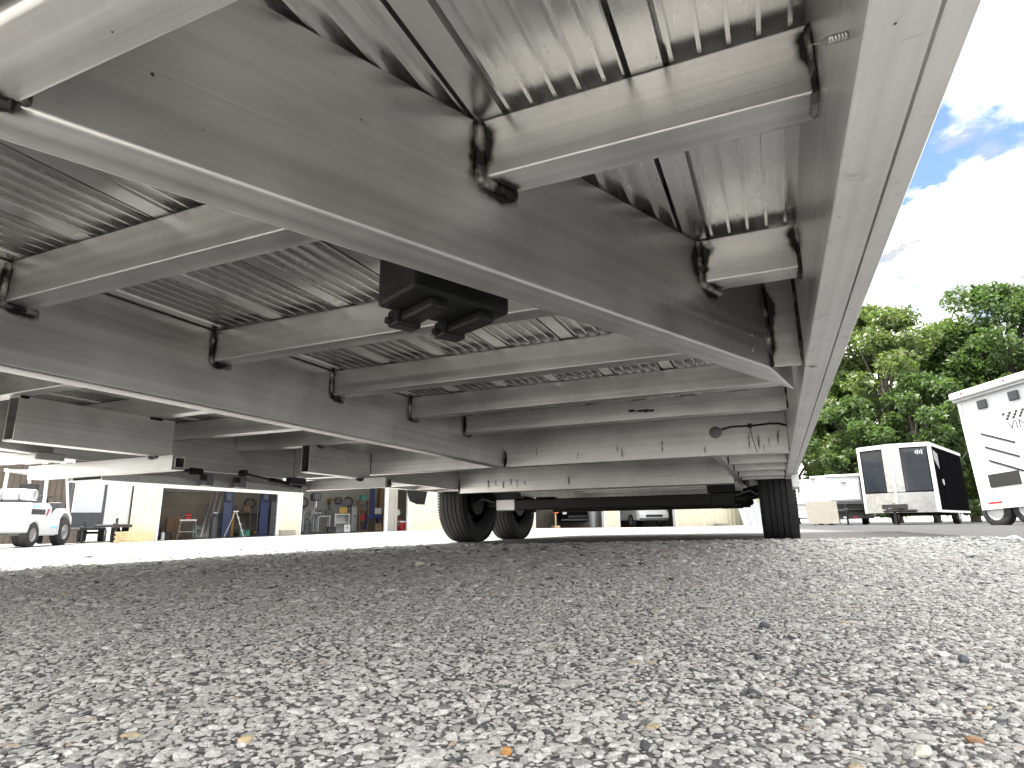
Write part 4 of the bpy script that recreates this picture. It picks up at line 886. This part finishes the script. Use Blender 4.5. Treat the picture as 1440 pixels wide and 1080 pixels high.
# cars in the far bays
def car(label, px, d, rz, m, cat='car'):
    t = prop('parked_car', label, cat, px, d, rz, 'cars in the workshop bays')
    side = [(-2.1, .32), (-2.15, .62), (-2.0, .84), (-1.0, .95), (-.45, 1.40), (.9, 1.42), (1.55, .98), (2.05, .92), (2.12, .5), (2.05, .32)]
    b = MB(); n = len(side); lay = [(-.88, .93), (-.80, 1.0), (.80, 1.0), (.88, .93)]
    vs = [(x_ * f, y_, .62 + (z_ - .62) * (f if z_ < 1.0 else f * (1 - .12 * (abs(y_) > .85)))) for y_, f in lay for x_, z_ in side]
    fs = [tuple(range(n))[::-1], tuple(range(3 * n, 4 * n))] + [(k * n + i, k * n + (i + 1) % n, (k + 1) * n + (i + 1) % n, (k + 1) * n + i) for k in range(3) for i in range(n)]
    b.add(vs, fs).build('body', m, t, bevel=.03)
    MB().hexa([(-1.02, -.72, .965), (-1.0, .72, .965), (-.98, .72, .96), (-1.0, -.72, .96)], [(-.50, -.62, 1.385), (-.50, .62, 1.385), (-.47, .62, 1.37), (-.47, -.62, 1.37)]).build('windscreen', 'glass_dark', t)
    for s in (-1, 1):
        MB().lathe([(-.03, 0), (-.03, .08), (.0, .11), (.03, .11)], (-2.10, s * .62, .68), 16, 'x').build('headlight', 'lamp_glass', t, smooth=True)
        for x_ in (-1.3, 1.3):
            w = MB().lathe([(-.1, .2), (-.1, .3), (-.07, .32), (.07, .32), (.1, .3), (.1, .2)], (x_, s * .80, .32), 24, 'y', True).build('wheel', 'rubber', t, smooth=True); MB().lathe([(-.09, 0), (-.09, .2), (.09, .2), (.09, 0)], (x_, s * .80, .32), 18, 'y').build('rim', 'rim_grey', w)
    MB().box(-2.17, -2.12, -.45, .45, .48, .60).build('grille', 'black_plastic', t, bevel=.01); MB().box(-2.19, -2.10, -.80, .80, .34, .43).build('bumper', 'dark_grey', t, bevel=.01)
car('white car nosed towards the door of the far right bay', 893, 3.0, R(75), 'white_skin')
car('black car parked inside the bay with the jack stand in front', 806, 4.2, R(60), 'black_skin')
t = prop('jack_stand', 'rusty orange jack stand on a pale wood block', 'jack stand', 781, .6)
MB().box(-.14, .14, -.14, .14, 0, .10).build('wood_block', 'pallet_wood', t); MB().cyl((0, 0, .10), (0, 0, .62), .035).build('post', 'pallet_wood', t); MB().box(-.1, .1, -.1, .1, .62, .80).build('saddle', 'orange_paint', t, bevel=.02)
t = prop('grey_bin', 'tall grey round waste bin beside the bay post', 'bin', 834, .8)
MB().lathe([(0, 0), (0, .20), (.74, .25), (.76, .27), (.79, .27), (.79, .24), (.10, .19), (.10, 0)], (0, 0, 0), 20, 'z').build('drum', 'grey_steel', t, smooth=True)
# things on the apron in front
def plankstack(px, d, n, label, m='pallet_wood', w=.5):
    t = prop('lumber_stack', label, 'lumber', px, d, .05)
    for k in range(n): MB().box(-w * (1 - .06 * (k % 2)), w * (1 - .04 * (k % 3)), -.15, .15, k * .062, k * .062 + .055).build('board', m, t, bevel=.004)
plankstack(190, -.5, 5, 'stack of yellow boards at the left end of the cream wall')
plankstack(404, -.4, 3, 'low stack of pale boards at the foot of the cream post', 'beige_board', .24)
plankstack(1013, -.4, 2, 'low stack of weathered boards at the foot of the far cream wall', 'beige_board', .42)
t = prop('leaning_sheets', 'white sheets leaning beside the end of the cream wall', 'sheets', 1053, -.6)
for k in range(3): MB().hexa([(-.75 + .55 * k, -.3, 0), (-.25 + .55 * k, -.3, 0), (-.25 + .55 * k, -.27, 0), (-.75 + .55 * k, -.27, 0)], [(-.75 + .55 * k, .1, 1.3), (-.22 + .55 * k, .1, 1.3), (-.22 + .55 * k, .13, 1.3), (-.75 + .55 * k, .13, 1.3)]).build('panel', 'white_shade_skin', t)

# ------------------------------------------------------------------ forklift
p = ground_at(34, 16.7)
fk = thing('forklift', 'white forklift with a propane tank on its back parked in the sun', 'forklift', p, R(127))
b = MB(); pr = [(-1.15, .42), (-1.22, .62), (-1.20, 1.05), (-1.10, 1.16), (-.1, 1.18), (.05, 1.10), (.12, .80), (.28, .62), (.55, .62), (.55, .30), (-.42, .30), (-.50, .58), (-.72, .68), (-.98, .58), (-1.06, .36)]
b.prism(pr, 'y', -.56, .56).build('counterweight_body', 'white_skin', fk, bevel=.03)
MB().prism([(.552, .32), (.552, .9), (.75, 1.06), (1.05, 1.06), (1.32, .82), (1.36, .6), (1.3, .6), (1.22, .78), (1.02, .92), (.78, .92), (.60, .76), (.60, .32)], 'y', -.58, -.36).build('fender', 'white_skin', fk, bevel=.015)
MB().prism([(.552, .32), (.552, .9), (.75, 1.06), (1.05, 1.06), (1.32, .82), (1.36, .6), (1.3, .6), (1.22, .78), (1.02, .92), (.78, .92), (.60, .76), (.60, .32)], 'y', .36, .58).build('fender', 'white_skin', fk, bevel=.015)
MB().box(.56, 1.3, -.355, .355, .30, .62).build('floor_pan', 'dark_grey', fk)
MB().prism([(1.05, .62), (1.28, .62), (1.2, 1.25), (1.1, 1.25)], 'y', -.34, .34).build('dash', 'dark_grey', fk, bevel=.01)
MB().box(-.12, .40, -.26, .26, 1.182, 1.26).box(-.2, -.1, -.25, .25, 1.262, 1.72).build('seat', 'black_plastic', fk, bevel=.03)
MB().lathe([(-.02, .15), (0, .175), (.02, .15), (0, .14)], (.92, 0, 1.42), 18, 'z', True).cyl((.92, 0, 1.40), (1.1, 0, 1.2), .02, n=8).build('steering_wheel', 'black_plastic', fk)
for s in (-1, 1):
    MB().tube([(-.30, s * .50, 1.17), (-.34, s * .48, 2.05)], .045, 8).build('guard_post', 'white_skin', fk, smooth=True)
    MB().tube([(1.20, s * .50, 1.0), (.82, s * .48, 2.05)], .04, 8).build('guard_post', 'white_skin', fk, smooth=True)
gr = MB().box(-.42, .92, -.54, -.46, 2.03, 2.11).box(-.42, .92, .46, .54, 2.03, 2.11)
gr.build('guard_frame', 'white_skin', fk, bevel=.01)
for k in range(7): MB().box(-.38 + k * .19, -.33 + k * .19, -.459, .459, 2.05, 2.09).build('guard_bar', 'white_skin', fk)
MB().box(-.44, -.32, -.60, -.545, 2.0, 2.16).build('beacon_panel', 'orange_paint', fk, bevel=.01)
tk = MB().lathe([(-.42, 0), (-.42, .08), (-.36, .15), (-.26, .165), (.26, .165), (.36, .15), (.42, .08), (.42, 0)], (-.85, 0, 1.37), 20, 'y').build('propane_tank', 'white_trim', fk, smooth=True)
MB().lathe([(-.50, .13), (-.50, .15), (-.35, .155), (-.35, .135)], (-.85, 0, 1.37), 18, 'y', True).build('tank_collar', 'white_trim', tk)
for y_ in (-.2, .2): MB().lathe([(y_ - .02, .168), (y_ - .02, .178), (y_ + .02, .178), (y_ + .02, .168)], (-.85, 0, 1.37), 20, 'y', True).build('strap', 'grey_steel', tk)
MB().box(-1.0, -.7, -.3, .3, 1.181, 1.21).build('tank_cradle', 'dark_grey', fk)
MB().box(-1.02, -.30, -.568, -.562, .86, 1.0).build('louvre', 'black_plastic', fk); MB().hexa([(-.24, -.572, .84), (-.16, -.572, .84), (-.16, -.562, .84), (-.24, -.562, .84)], [(-.16, -.572, 1.02), (-.05, -.572, 1.02), (-.05, -.562, 1.02), (-.16, -.562, 1.02)]).build('red_stripe', 'red_paint', fk)
MB().box(-1.0, -.62, -.567, -.562, 1.04, 1.10).build('blue_stripe', 'light_blue', fk); MB().box(.12, .53, -.567, -.562, .50, .56).build('blue_stripe', 'light_blue', fk)
for (x_, rr, ww, yy) in ((.96, .40, .24, .46), (-.75, .33, .20, .44)):
    for s in (-1, 1):
        w = MB().lathe([(-ww / 2, rr * .55), (-ww / 2, rr * .9), (-ww * .38, rr), (ww * .38, rr), (ww / 2, rr * .9), (ww / 2, rr * .55)], (x_, s * yy * 1.04, rr), 28, 'y', True).build('tyre', 'rubber', fk, smooth=True)
        MB().lathe([(-ww * .42, 0), (-ww * .42, rr * .2), (-ww * .3, rr * .4), (-ww * .46, rr * .56), (ww * .46, rr * .56), (ww * .3, rr * .4), (ww * .42, rr * .2), (ww * .42, 0)], (x_, s * yy * 1.04, rr), 20, 'y').build('rim', 'rim_grey', w, smooth=True)
for s in (-1, 1):
    MB().box(1.42, 1.55, s * .36 - .05, s * .36 + .05, .08, 2.15).build('mast_channel', 'dark_grey', fk); MB().box(1.6, 2.6, s * .28 - .06, s * .28 + .06, .05, .09).box(1.58, 1.64, s * .28 - .06, s * .28 + .06, .091, .7).build('fork', 'dark_grey', fk)
MB().box(1.56, 1.60, -.45, .45, .35, .44).box(1.56, 1.60, -.45, .45, .62, .70).build('carriage', 'dark_grey', fk); MB().box(1.30, 1.42, -.30, .30, .3, .6).build('front_axle', 'dark_grey', fk)

# ------------------------------------------------------------------ parked trailers
def plan(pxa, da, pxc, dc):                 # front edge from A (left) to C (right): origin, angle, width
    A = ground_at(pxa, da); C = ground_at(pxc, dc); d = C - A
    return (A + C) / 2, math.atan2(d.y, d.x), math.hypot(d.x, d.y)
def axle_pair(t, y, w, r=.34, single=False):
    for yy in ((y,) if single else (y - .42, y + .42)):
        for s in (-1, 1):
            x_ = s * (w / 2 - .12)
            a = MB().lathe([(-.1, r * .6), (-.1, r * .92), (-.075, r), (.075, r), (.1, r * .92), (.1, r * .6)], (x_, yy, r), 26, 'x', True).build('tyre', 'rubber', t, smooth=True)
            MB().lathe([(-.09, 0), (-.09, r * .3), (-.06, r * .5), (-.09, r * .61), (.09, r * .61), (.06, r * .5), (.09, r * .3), (.09, 0)], (x_, yy, r), 20, 'x').build('rim', 'silver_grey', a, smooth=True)
        MB().box(-w / 2 + .25, w / 2 - .25, yy - .05, yy + .05, r - .05, r + .05).build('axle', 'black_steel', t)
def tongue(t, y0, l, z, m='black_steel'):
    MB().tube([(-.55, y0, z), (0, y0 - l, z)], .045, 6).tube([(.55, y0, z), (0, y0 - l, z)], .045, 6).build('tongue', m, t)
    MB().box(-.06, .06, y0 - l - .18, y0 - l + .05, z - .04, z + .07).build('coupler', m, t, bevel=.01)
    MB().cyl((0, y0 - l + .28, 0.02), (0, y0 - l + .28, z + .22), .035).box(-.11, .11, y0 - l + .17, y0 - l + .39, 0, .02).build('jack', 'black_steel', t)

# black trailer with a shallow V nose
po, an, wd = plan(1219, 19.6, 1324, 18.2)
t = thing('black_trailer', 'black enclosed trailer with white trimmed V nose and dark front panels', 'trailer', po, an)
w = wd / 2; zb, zt2, vn = .36, 2.46, .34
MB().prism([(-w, 0), (0, -vn), (w, 0), (w, 4.8), (-w, 4.8)], 'z', zb, zt2).build('body', 'black_skin', t)
def vface(s, u0, u1, z0, z1, off, th=.006):  # slab on one facet of the nose
    a = Vector((s * w, 0)); b_ = Vector((0, -vn)); d = (a - b_); n_ = Vector((-d.y * s, d.x * s)) ; n_ = Vector((s * vn, -w)).normalized()
    p0, p1 = b_ + d * u0, b_ + d * u1
    q = [p0 + n_ * off, p1 + n_ * off, p1 + n_ * (off + th), p0 + n_ * (off + th)]
    if s > 0: q = q[::-1]
    return [(v[0], v[1], z0) for v in q], [(v[0], v[1], z1) for v in q]
for s in (-1, 1):
    MB().hexa(*vface(s, .0, .99, zb + .005, zb + .62, .001, .006)).build('stone_guard', 'bright_alu', t)
    MB().hexa(*vface(s, .26, .90, zb + .66, zt2 - .12, .001, .008)).build('front_panel', 'glass_dark', t)
    MB().hexa(*vface(s, .02, .24, zb + .64, zt2 - .06, .001, .012)).build('nose_trim', 'bright_alu', t)
    MB().hexa(*vface(s, .93, 1.0, zb + .01, zt2 - .002, .009, .012)).build('corner_trim', 'white_trim', t)
    MB().hexa(*vface(s, .0, 1.01, zt2 - .085, zt2 + .03, .014, .02)).build('cap_rail', 'white_trim', t)
MB().cyl((0, -vn - .03, zb + .02), (0, -vn - .03, zt2), .03).build('nose_post', 'white_trim', t)
for s in (-1, 1):
    MB().box(s * w + s * .001, s * w + s * .02, .0, 4.8, zt2 - .07, zt2 + .03).build('roof_rail', 'white_trim', t); MB().box(s * w + s * .001, s * w + s * .02, .0, 4.8, zb, zb + .07).build('bottom_rail', 'white_trim', t)
    MB().box(s * w + s * .001, s * w + s * .025, .0, .10, zb + .072, zt2 - .072).build('corner_post', 'white_trim', t)
MB().box(w + .002, w + .02, 1.1, 1.85, zb + .12, zt2 - .25).build('side_door', 'black_skin', t, bevel=.004); MB().cyl((w + .02, 1.0, 1.3), (w + .04, 1.0, 1.3), .10, n=16).build('marker_light', 'silver_grey', t)
for k in range(5): MB().box(w + .002, w + .008, .35 + .12 * k, .42 + .12 * k, zt2 - .5 - .06 * k, zt2 - .18 - .02 * k).build('logo_mark', 'silver_grey', t)
for k in range(4): MB().hexa(*vface(1, .62 + .05 * k, .655 + .05 * k, zt2 - .30 - .02 * (k % 2), zt2 - .20 + .03 * (k % 2), .0092, .002)).build('logo_mark', 'silver_grey', t)
MB().prism([(-w + .01, .02), (0, -vn + .02), (w - .01, .02), (w - .01, 4.78), (-w + .01, 4.78)], 'z', zt2 + .002, zt2 + .05).build('roof', 'white_trim', t)
tongue(t, .1, 1.25, .42); axle_pair(t, 3.0, wd, .33, True)
MB().box(-.30, .30, -.95, -.50, .47, .62).build('tool_tray', 'black_steel', t, bevel=.01)

# white trailer with an awning rail, side turned to the camera
po, an, wd = plan(1386, 13.1, 1500, 11.5)
t = thing('white_trailer', 'tall white trailer with an awning rail along the top and red and white tape', 'trailer', po, an)
t.rotation_euler = (0, R(-3.5), an)
w = wd / 2; zb, zt2 = .42, 2.86
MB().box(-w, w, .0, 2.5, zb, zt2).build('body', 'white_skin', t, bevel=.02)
MB().box(-w - .01, w + .3, -.20, .02, zt2 - .02, zt2 + .13).build('awning_rail', 'white_trim', t, bevel=.02); MB().box(-w - .005, w + .3, -.12, -.005, zt2 - .07, zt2 - .022).build('awning_arm', 'silver_grey', t)
MB().box(-w - .006, -w + .09, -.012, -.001, zb, zt2 - .08).build('corner_trim', 'white_trim', t); MB().box(-w, w, -.03, -.001, zb - .05, zb + .05).build('bottom_rail', 'white_trim', t)
for k in range(4): MB().box(-w + .18 + k * 1.2, -w + .5 + k * 1.2, -.036, -.031, zb + .055, zb + .10).build('red_tape', 'red_paint', t); MB().box(-w + .52 + k * 1.2, -w + .84 + k * 1.2, -.036, -.031, zb + .055, zb + .10).build('white_tape', 'lamp_glass', t)
for k in range(4): MB().box(-w + .3 + k * 1.0, -w + .36 + k * 1.0, -.212, -.201, zt2 + .05, zt2 + .08).build('marker_light', 'red_paint', t)
MB().box(-w + .30, -w + 1.0, -.02, -.001, zb + .40, zb + .68).build('dark_plate', 'black_plastic', t, bevel=.008)
for k in range(3):
    z_ = zb + .95 + k * .30; x_ = -w + .42 - .02 * k
    MB().hexa([(x_, -.015, z_), (x_ + .70, -.015, z_ - .33), (x_ + .70, -.001, z_ - .33), (x_, -.001, z_)], [(x_, -.015, z_ + .045), (x_ + .70, -.015, z_ - .285), (x_ + .70, -.001, z_ - .285), (x_, -.001, z_ + .045)]).build('stripe', 'black_plastic', t)
for x_ in (-w + .5, -w + 1.22): MB().box(x_, x_ + .20, -.06, -.001, zt2 - .35, zt2 - .16).build('flood_light', 'dark_grey', t, bevel=.01)
for r_ in range(3):
    for c_ in range(7):
        if (r_ + c_) % 2 == 0: MB().hexa([(-w + .95 + c_ * .07 + r_ * .03, -.006, zt2 - .60 - r_ * .055), (-w + 1.01 + c_ * .07 + r_ * .03, -.006, zt2 - .60 - r_ * .055), (-w + 1.01 + c_ * .07 + r_ * .03, -.001, zt2 - .60 - r_ * .055), (-w + .95 + c_ * .07 + r_ * .03, -.001, zt2 - .60 - r_ * .055)],
              [(-w + .96 + c_ * .07 + r_ * .03, -.006, zt2 - .55 - r_ * .055), (-w + 1.02 + c_ * .07 + r_ * .03, -.006, zt2 - .55 - r_ * .055), (-w + 1.02 + c_ * .07 + r_ * .03, -.001, zt2 - .55 - r_ * .055), (-w + .96 + c_ * .07 + r_ * .03, -.001, zt2 - .55 - r_ * .055)]).build('flag_square', 'black_plastic', t)
tx = bpy.data.curves.new('lettering', 'FONT'); tx.body = 'VINT'; tx.size = .26; tx.extrude = .002; to = bpy.data.objects.new('tmp', tx); col.objects.link(to)
dg = bpy.context.evaluated_depsgraph_get(); lm = bpy.data.meshes.new_from_object(to.evaluated_get(dg)); bpy.data.objects.remove(to)
lm.transform(Matrix.Translation((-w + 1.02, -.004, zt2 - .92)) @ Matrix.Rotation(R(90), 4, 'X')); lm.materials.clear(); lm.materials.append(MATS['dark_grey'])
lo = bpy.data.objects.new('lettering', lm); col.objects.link(lo); lo.parent = t
for yy in (-w + .22, -w + .94):
    for d_ in (.14, 2.3):
        a = MB().lathe([(-.1, .2), (-.1, .31), (-.075, .34), (.075, .34), (.1, .31), (.1, .2)], (yy, d_, .34), 26, 'y', True).build('tyre', 'rubber', t, smooth=True)
        MB().lathe([(-.09, 0), (-.09, .1), (-.05, .17), (-.09, .205), (.09, .205), (.05, .17), (.09, .1), (.09, 0)], (yy, d_, .34), 20, 'y').build('rim', 'white_trim', a, smooth=True)
    MB().box(yy - .05, yy + .05, .3, 2.2, .3, .42).build('axle', 'black_steel', t)

# low white trailers beyond the wheel
po, an, wd = plan(1168, 22.0, 1216, 21.5)
t = thing('low_white_trailer', 'low white cargo trailer with sloping front facet and a latch', 'trailer', po, an)
w = wd / 2; zb, zt2 = .84, 1.72
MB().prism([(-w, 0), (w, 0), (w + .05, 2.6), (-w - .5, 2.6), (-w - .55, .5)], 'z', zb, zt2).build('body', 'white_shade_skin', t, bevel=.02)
MB().box(-w - .02, w + .02, -.03, .3, zt2 + .002, zt2 + .09).box(-w - .55, w + .05, .302, 2.6, zt2 + .002, zt2 + .09).build('roof_cap', 'white_trim', t, bevel=.015)
MB().box(-w + .08, w - .05, -.02, -.001, zb + .06, zt2 - .12).build('front_hatch', 'white_trim', t, bevel=.006); MB().box(-.06, .10, -.05, -.021, zt2 - .24, zt2 - .17).build('latch', 'grey_steel', t, bevel=.008)
MB().box(-w + .1, w + .3, .05, 2.4, .22, zb - .002).build('underbody', 'black_steel', t); MB().box(-w, w + .2, -.03, .04, zb - .10, zb - .004).build('frame', 'dark_grey', t)
for k in range(3): MB().box(-w + .12 + k * .3, -w + .26 + k * .3, .035, .048, .24, .29).build('reflector', 'red_paint' if k != 1 else 'lamp_glass', t)
axle_pair(t, 1.6, wd + .3, .3, True); tongue(t, .1, .9, .5)
po, an, wd = plan(1112, 24.5, 1149, 24.0)
t = thing('small_white_trailer', 'small white box trailer half hidden by the black wheel', 'trailer', po, an)
w = wd / 2
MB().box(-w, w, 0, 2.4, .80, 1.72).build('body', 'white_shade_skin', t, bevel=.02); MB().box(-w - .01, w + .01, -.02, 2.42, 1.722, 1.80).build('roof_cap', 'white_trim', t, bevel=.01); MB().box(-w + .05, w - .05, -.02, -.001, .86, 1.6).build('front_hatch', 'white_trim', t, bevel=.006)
MB().box(-w, w, .05, 2.3, .3, .799).build('underbody', 'white_trim', t); axle_pair(t, 1.4, wd + .2, .3, True)
po, an, wd = plan(1136, 20.6, 1180, 20.2)
t = thing('beige_board', 'beige board standing on edge before the low white trailers', 'board', po, an)
MB().hexa([(-wd / 2, 0, .06), (wd / 2, 0, .06), (wd / 2, .03, .06), (-wd / 2, .03, .06)], [(-wd / 2 - .02, .10, .80), (wd / 2 - .02, .10, .80), (wd / 2 - .02, .13, .80), (-wd / 2 - .02, .13, .80)]).build('panel', 'beige_board', t)
for s in (-.3, .3): MB().box(s, s + .06, -.05, .25, 0, .059).build('foot', 'dark_grey', t)

# dark board fence behind the forklift
mat('brown_board', (0.060, 0.045, 0.034), 0.75, vary=0.3, scale=4)
A_ = ground_at(-190, 25.5); B_ = ground_at(118, 23.5); d_ = B_ - A_
fe = thing('board_fence', 'dark brown fence of upright boards behind the forklift', 'fence', A_, math.atan2(d_.y, d_.x))
ln_ = math.hypot(d_.x, d_.y); nb = int(ln_ / .30); g5 = random.Random(3)
bm0 = MB().box(.012, .288, -.018, .018, -.3, 3.3).build('board', 'brown_board', fe, bevel=.004)
for k in range(1, nb):
    c = bm0.copy(); col.objects.link(c); c.parent = fe; c.location = (k * .30, g5.uniform(-.012, .012), g5.uniform(-.04, .04))
for z_ in (.5, 1.6, 2.7): MB().box(0, nb * .3, .032, .09, z_, z_ + .1).build('rail', 'brown_board', fe)
# trailers beside the workshop
po = (shop(96, 2.6) + shop(141, 2.6)) / 2; an = math.atan2(FU.y, FU.x); wd = (shop(141, 2.6) - shop(96, 2.6)).length
t = thing('nose_trailer', 'white trailer with dark lower stone guard standing behind the forklift', 'trailer', po, an)
w = wd / 2
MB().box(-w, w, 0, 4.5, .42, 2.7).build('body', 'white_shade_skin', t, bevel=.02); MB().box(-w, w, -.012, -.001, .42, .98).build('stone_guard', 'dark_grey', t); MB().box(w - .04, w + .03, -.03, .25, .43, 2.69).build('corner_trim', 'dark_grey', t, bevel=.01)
tongue(t, .1, .8, .45); axle_pair(t, 3.0, wd, .33)
po = (shop(150, .3) + shop(179, .3)) / 2; wd = (shop(179, .3) - shop(150, .3)).length
t = thing('riveted_trailer', 'narrow white trailer front with a riveted edge next to the cream wall', 'trailer', po, an)
w = wd / 2
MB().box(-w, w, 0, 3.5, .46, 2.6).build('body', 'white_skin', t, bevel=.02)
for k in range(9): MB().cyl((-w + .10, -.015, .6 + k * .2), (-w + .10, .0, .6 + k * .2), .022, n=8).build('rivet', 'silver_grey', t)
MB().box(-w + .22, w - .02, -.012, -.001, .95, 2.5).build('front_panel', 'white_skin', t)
axle_pair(t, 2.2, wd, .33); tongue(t, .1, 1.1, .5)

# ------------------------------------------------------------------ trees
def leaf_mat(name, c0, c1):
    m, tt, b = newmat(name); lk = tt.links.new
    g = N(tt, 'ShaderNodeNewGeometry'); r = N(tt, 'ShaderNodeValToRGB'); r.color_ramp.elements[0].color = c0 + (1,); r.color_ramp.elements[1].color = c1 + (1,)
    lk(g.outputs['Random Per Island'], r.inputs[0]); lk(r.outputs[0], b.inputs['Base Color']); b.inputs['Roughness'].default_value = 0.5
    tr = N(tt, 'ShaderNodeBsdfTranslucent'); mx = N(tt, 'ShaderNodeMixShader', i_0=0.38); out = [n for n in tt.nodes if n.type == 'OUTPUT_MATERIAL'][0]
    mc = N(tt, 'ShaderNodeMixRGB', blend_type='MULTIPLY', i_0=1.0); mc.inputs[2].default_value = (1.5, 1.7, .85, 1); lk(r.outputs[0], mc.inputs[1]); lk(mc.outputs[0], tr.inputs[0])
    lk(b.outputs[0], mx.inputs[1]); lk(tr.outputs[0], mx.inputs[2]); lk(mx.outputs[0], out.inputs[0])
leaf_mat('leaf_light', (0.062, 0.092, 0.028), (0.13, 0.168, 0.065)); leaf_mat('leaf_mid', (0.05, 0.09, 0.022), (0.115, 0.165, 0.05)); leaf_mat('leaf_dark', (0.038, 0.07, 0.022), (0.085, 0.13, 0.045))
def tree_mesh(seed, h, rad, nclump, nleaf, leafm, ls=.15, low=.12):
    g = np.random.default_rng(seed)
    tb_ = MB(); pts = []
    trunk = [Vector((0, 0, -.2))]
    for k in range(1, 9): trunk.append(Vector((g.normal() * .12 * k / 3, g.normal() * .12 * k / 3, h * .85 * k / 8)))
    tb_.tube(trunk, [h * .022 * (1 - k / 9.5) + .02 for k in range(9)], 9)
    cl = []
    for i in range(nclump):
        zz = h * (low + (1 - low) * g.random() ** .85); f = (zz / h - low) / (1 - low)
        env = rad * (math.sin(math.pi * min(1, f * .86 + .14)) ** .6) * g.uniform(.35, 1.05)
        a = g.uniform(0, 2 * math.pi); c = np.array([env * math.cos(a), env * math.sin(a), min(zz, h * .97)])
        cl.append((c, g.uniform(.5, 1.15) * rad * .26))
        if i % 3 == 0:
            k = int(min(7, max(1, zz / h * 8 - 2))); s0 = trunk[k]; e = Vector(c); m_ = s0.lerp(e, .5) + Vector((0, 0, -.25))
            tb_.tube([s0, m_, e], [h * .009, h * .006, h * .002], 5)
    wts = np.array([r ** 2 for c, r in cl]); cnt = (wts / wts.sum() * nleaf).astype(int)
    C = np.repeat(np.array([c for c, r in cl]), cnt, 0); Rr = np.repeat(np.array([r for c, r in cl]), cnt); n = len(C)
    d = g.normal(size=(n, 3)); d /= np.linalg.norm(d, axis=1)[:, None]
    P = C + d * (Rr * g.random(n) ** .45)[:, None] * np.array([1, 1, .72])
    P[:, 2] = np.maximum(P[:, 2], .4)
    nn = g.normal(size=(n, 3)) + np.array([0, 0, .9]); nn /= np.linalg.norm(nn, axis=1)[:, None]
    u = np.cross(nn, g.normal(size=(n, 3))); u /= np.linalg.norm(u, axis=1)[:, None]; v = np.cross(nn, u)
    s = ls * g.uniform(.6, 1.35, n)[:, None]
    q = np.stack([P - u * s, P - v * s * .5 + nn * s * .12, P + u * s, P + v * s * .5 + nn * s * .12], 1).reshape(-1, 3)
    f = np.arange(n * 4).reshape(-1, 4)
    me = bpy.data.meshes.new('crown'); me.vertices.add(len(q)); me.vertices.foreach_set('co', q.ravel().astype(np.float32))
    me.loops.add(n * 4); me.loops.foreach_set('vertex_index', f.ravel().astype(np.int32)); me.polygons.add(n); me.polygons.foreach_set('loop_start', np.arange(0, n * 4, 4, dtype=np.int32))
    me.update(calc_edges=True); me.materials.append(MATS[leafm])
    return tb_, me
def tree(px, depth, seed, h, rad, nclump, nleaf, leafm, label, ls=.15, low=.12):
    p = ground_at(px, depth); t = thing('tree', label, 'tree', (p.x, p.y, p.z), random.uniform(0, 6), 'trees behind the parked trailers')
    tb_, me = tree_mesh(seed, h, rad, nclump, nleaf, leafm, ls, low)
    tb_.build('trunk', 'bark', t, smooth=True); o = bpy.data.objects.new('crown', me); col.objects.link(o); o.parent = t
tree(1262, 33, 11, 12.4, 4.2, 95, 27000, 'leaf_light', 'bright green broadleaf tree rising behind the black trailer')
tree(1372, 35, 12, 12.0, 4.0, 85, 23000, 'leaf_mid', 'mid green broadleaf tree behind the gap between black and white trailers')
tree(1458, 33, 13, 13.6, 4.6, 100, 26000, 'leaf_dark', 'darker green tree towering over the white trailer with the awning rail')
tree(1175, 37, 14, 10.8, 4.0, 85, 22000, 'leaf_mid', 'broad green tree behind the low white trailers')
tree(1318, 29, 15, 7.2, 3.0, 60, 13000, 'leaf_dark', 'low bushy tree directly behind the black trailer', .13, .04)
tree(1120, 40, 16, 11.0, 4.2, 75, 18000, 'leaf_mid', 'green tree at the end of the cream workshop', .17)
tree(1218, 31, 17, 6.4, 2.8, 50, 14000, 'leaf_dark', 'low dark tree between the low white trailers and the black trailer', .13, .04)
tree(1560, 36, 18, 13.0, 4.6, 70, 14000, 'leaf_mid', 'green tree to the right of the darker tree over the white trailer', .18)
tree(1410, 47, 19, 14.5, 5.0, 70, 14000, 'leaf_mid', 'distant green tree rising behind the other trees', .22)
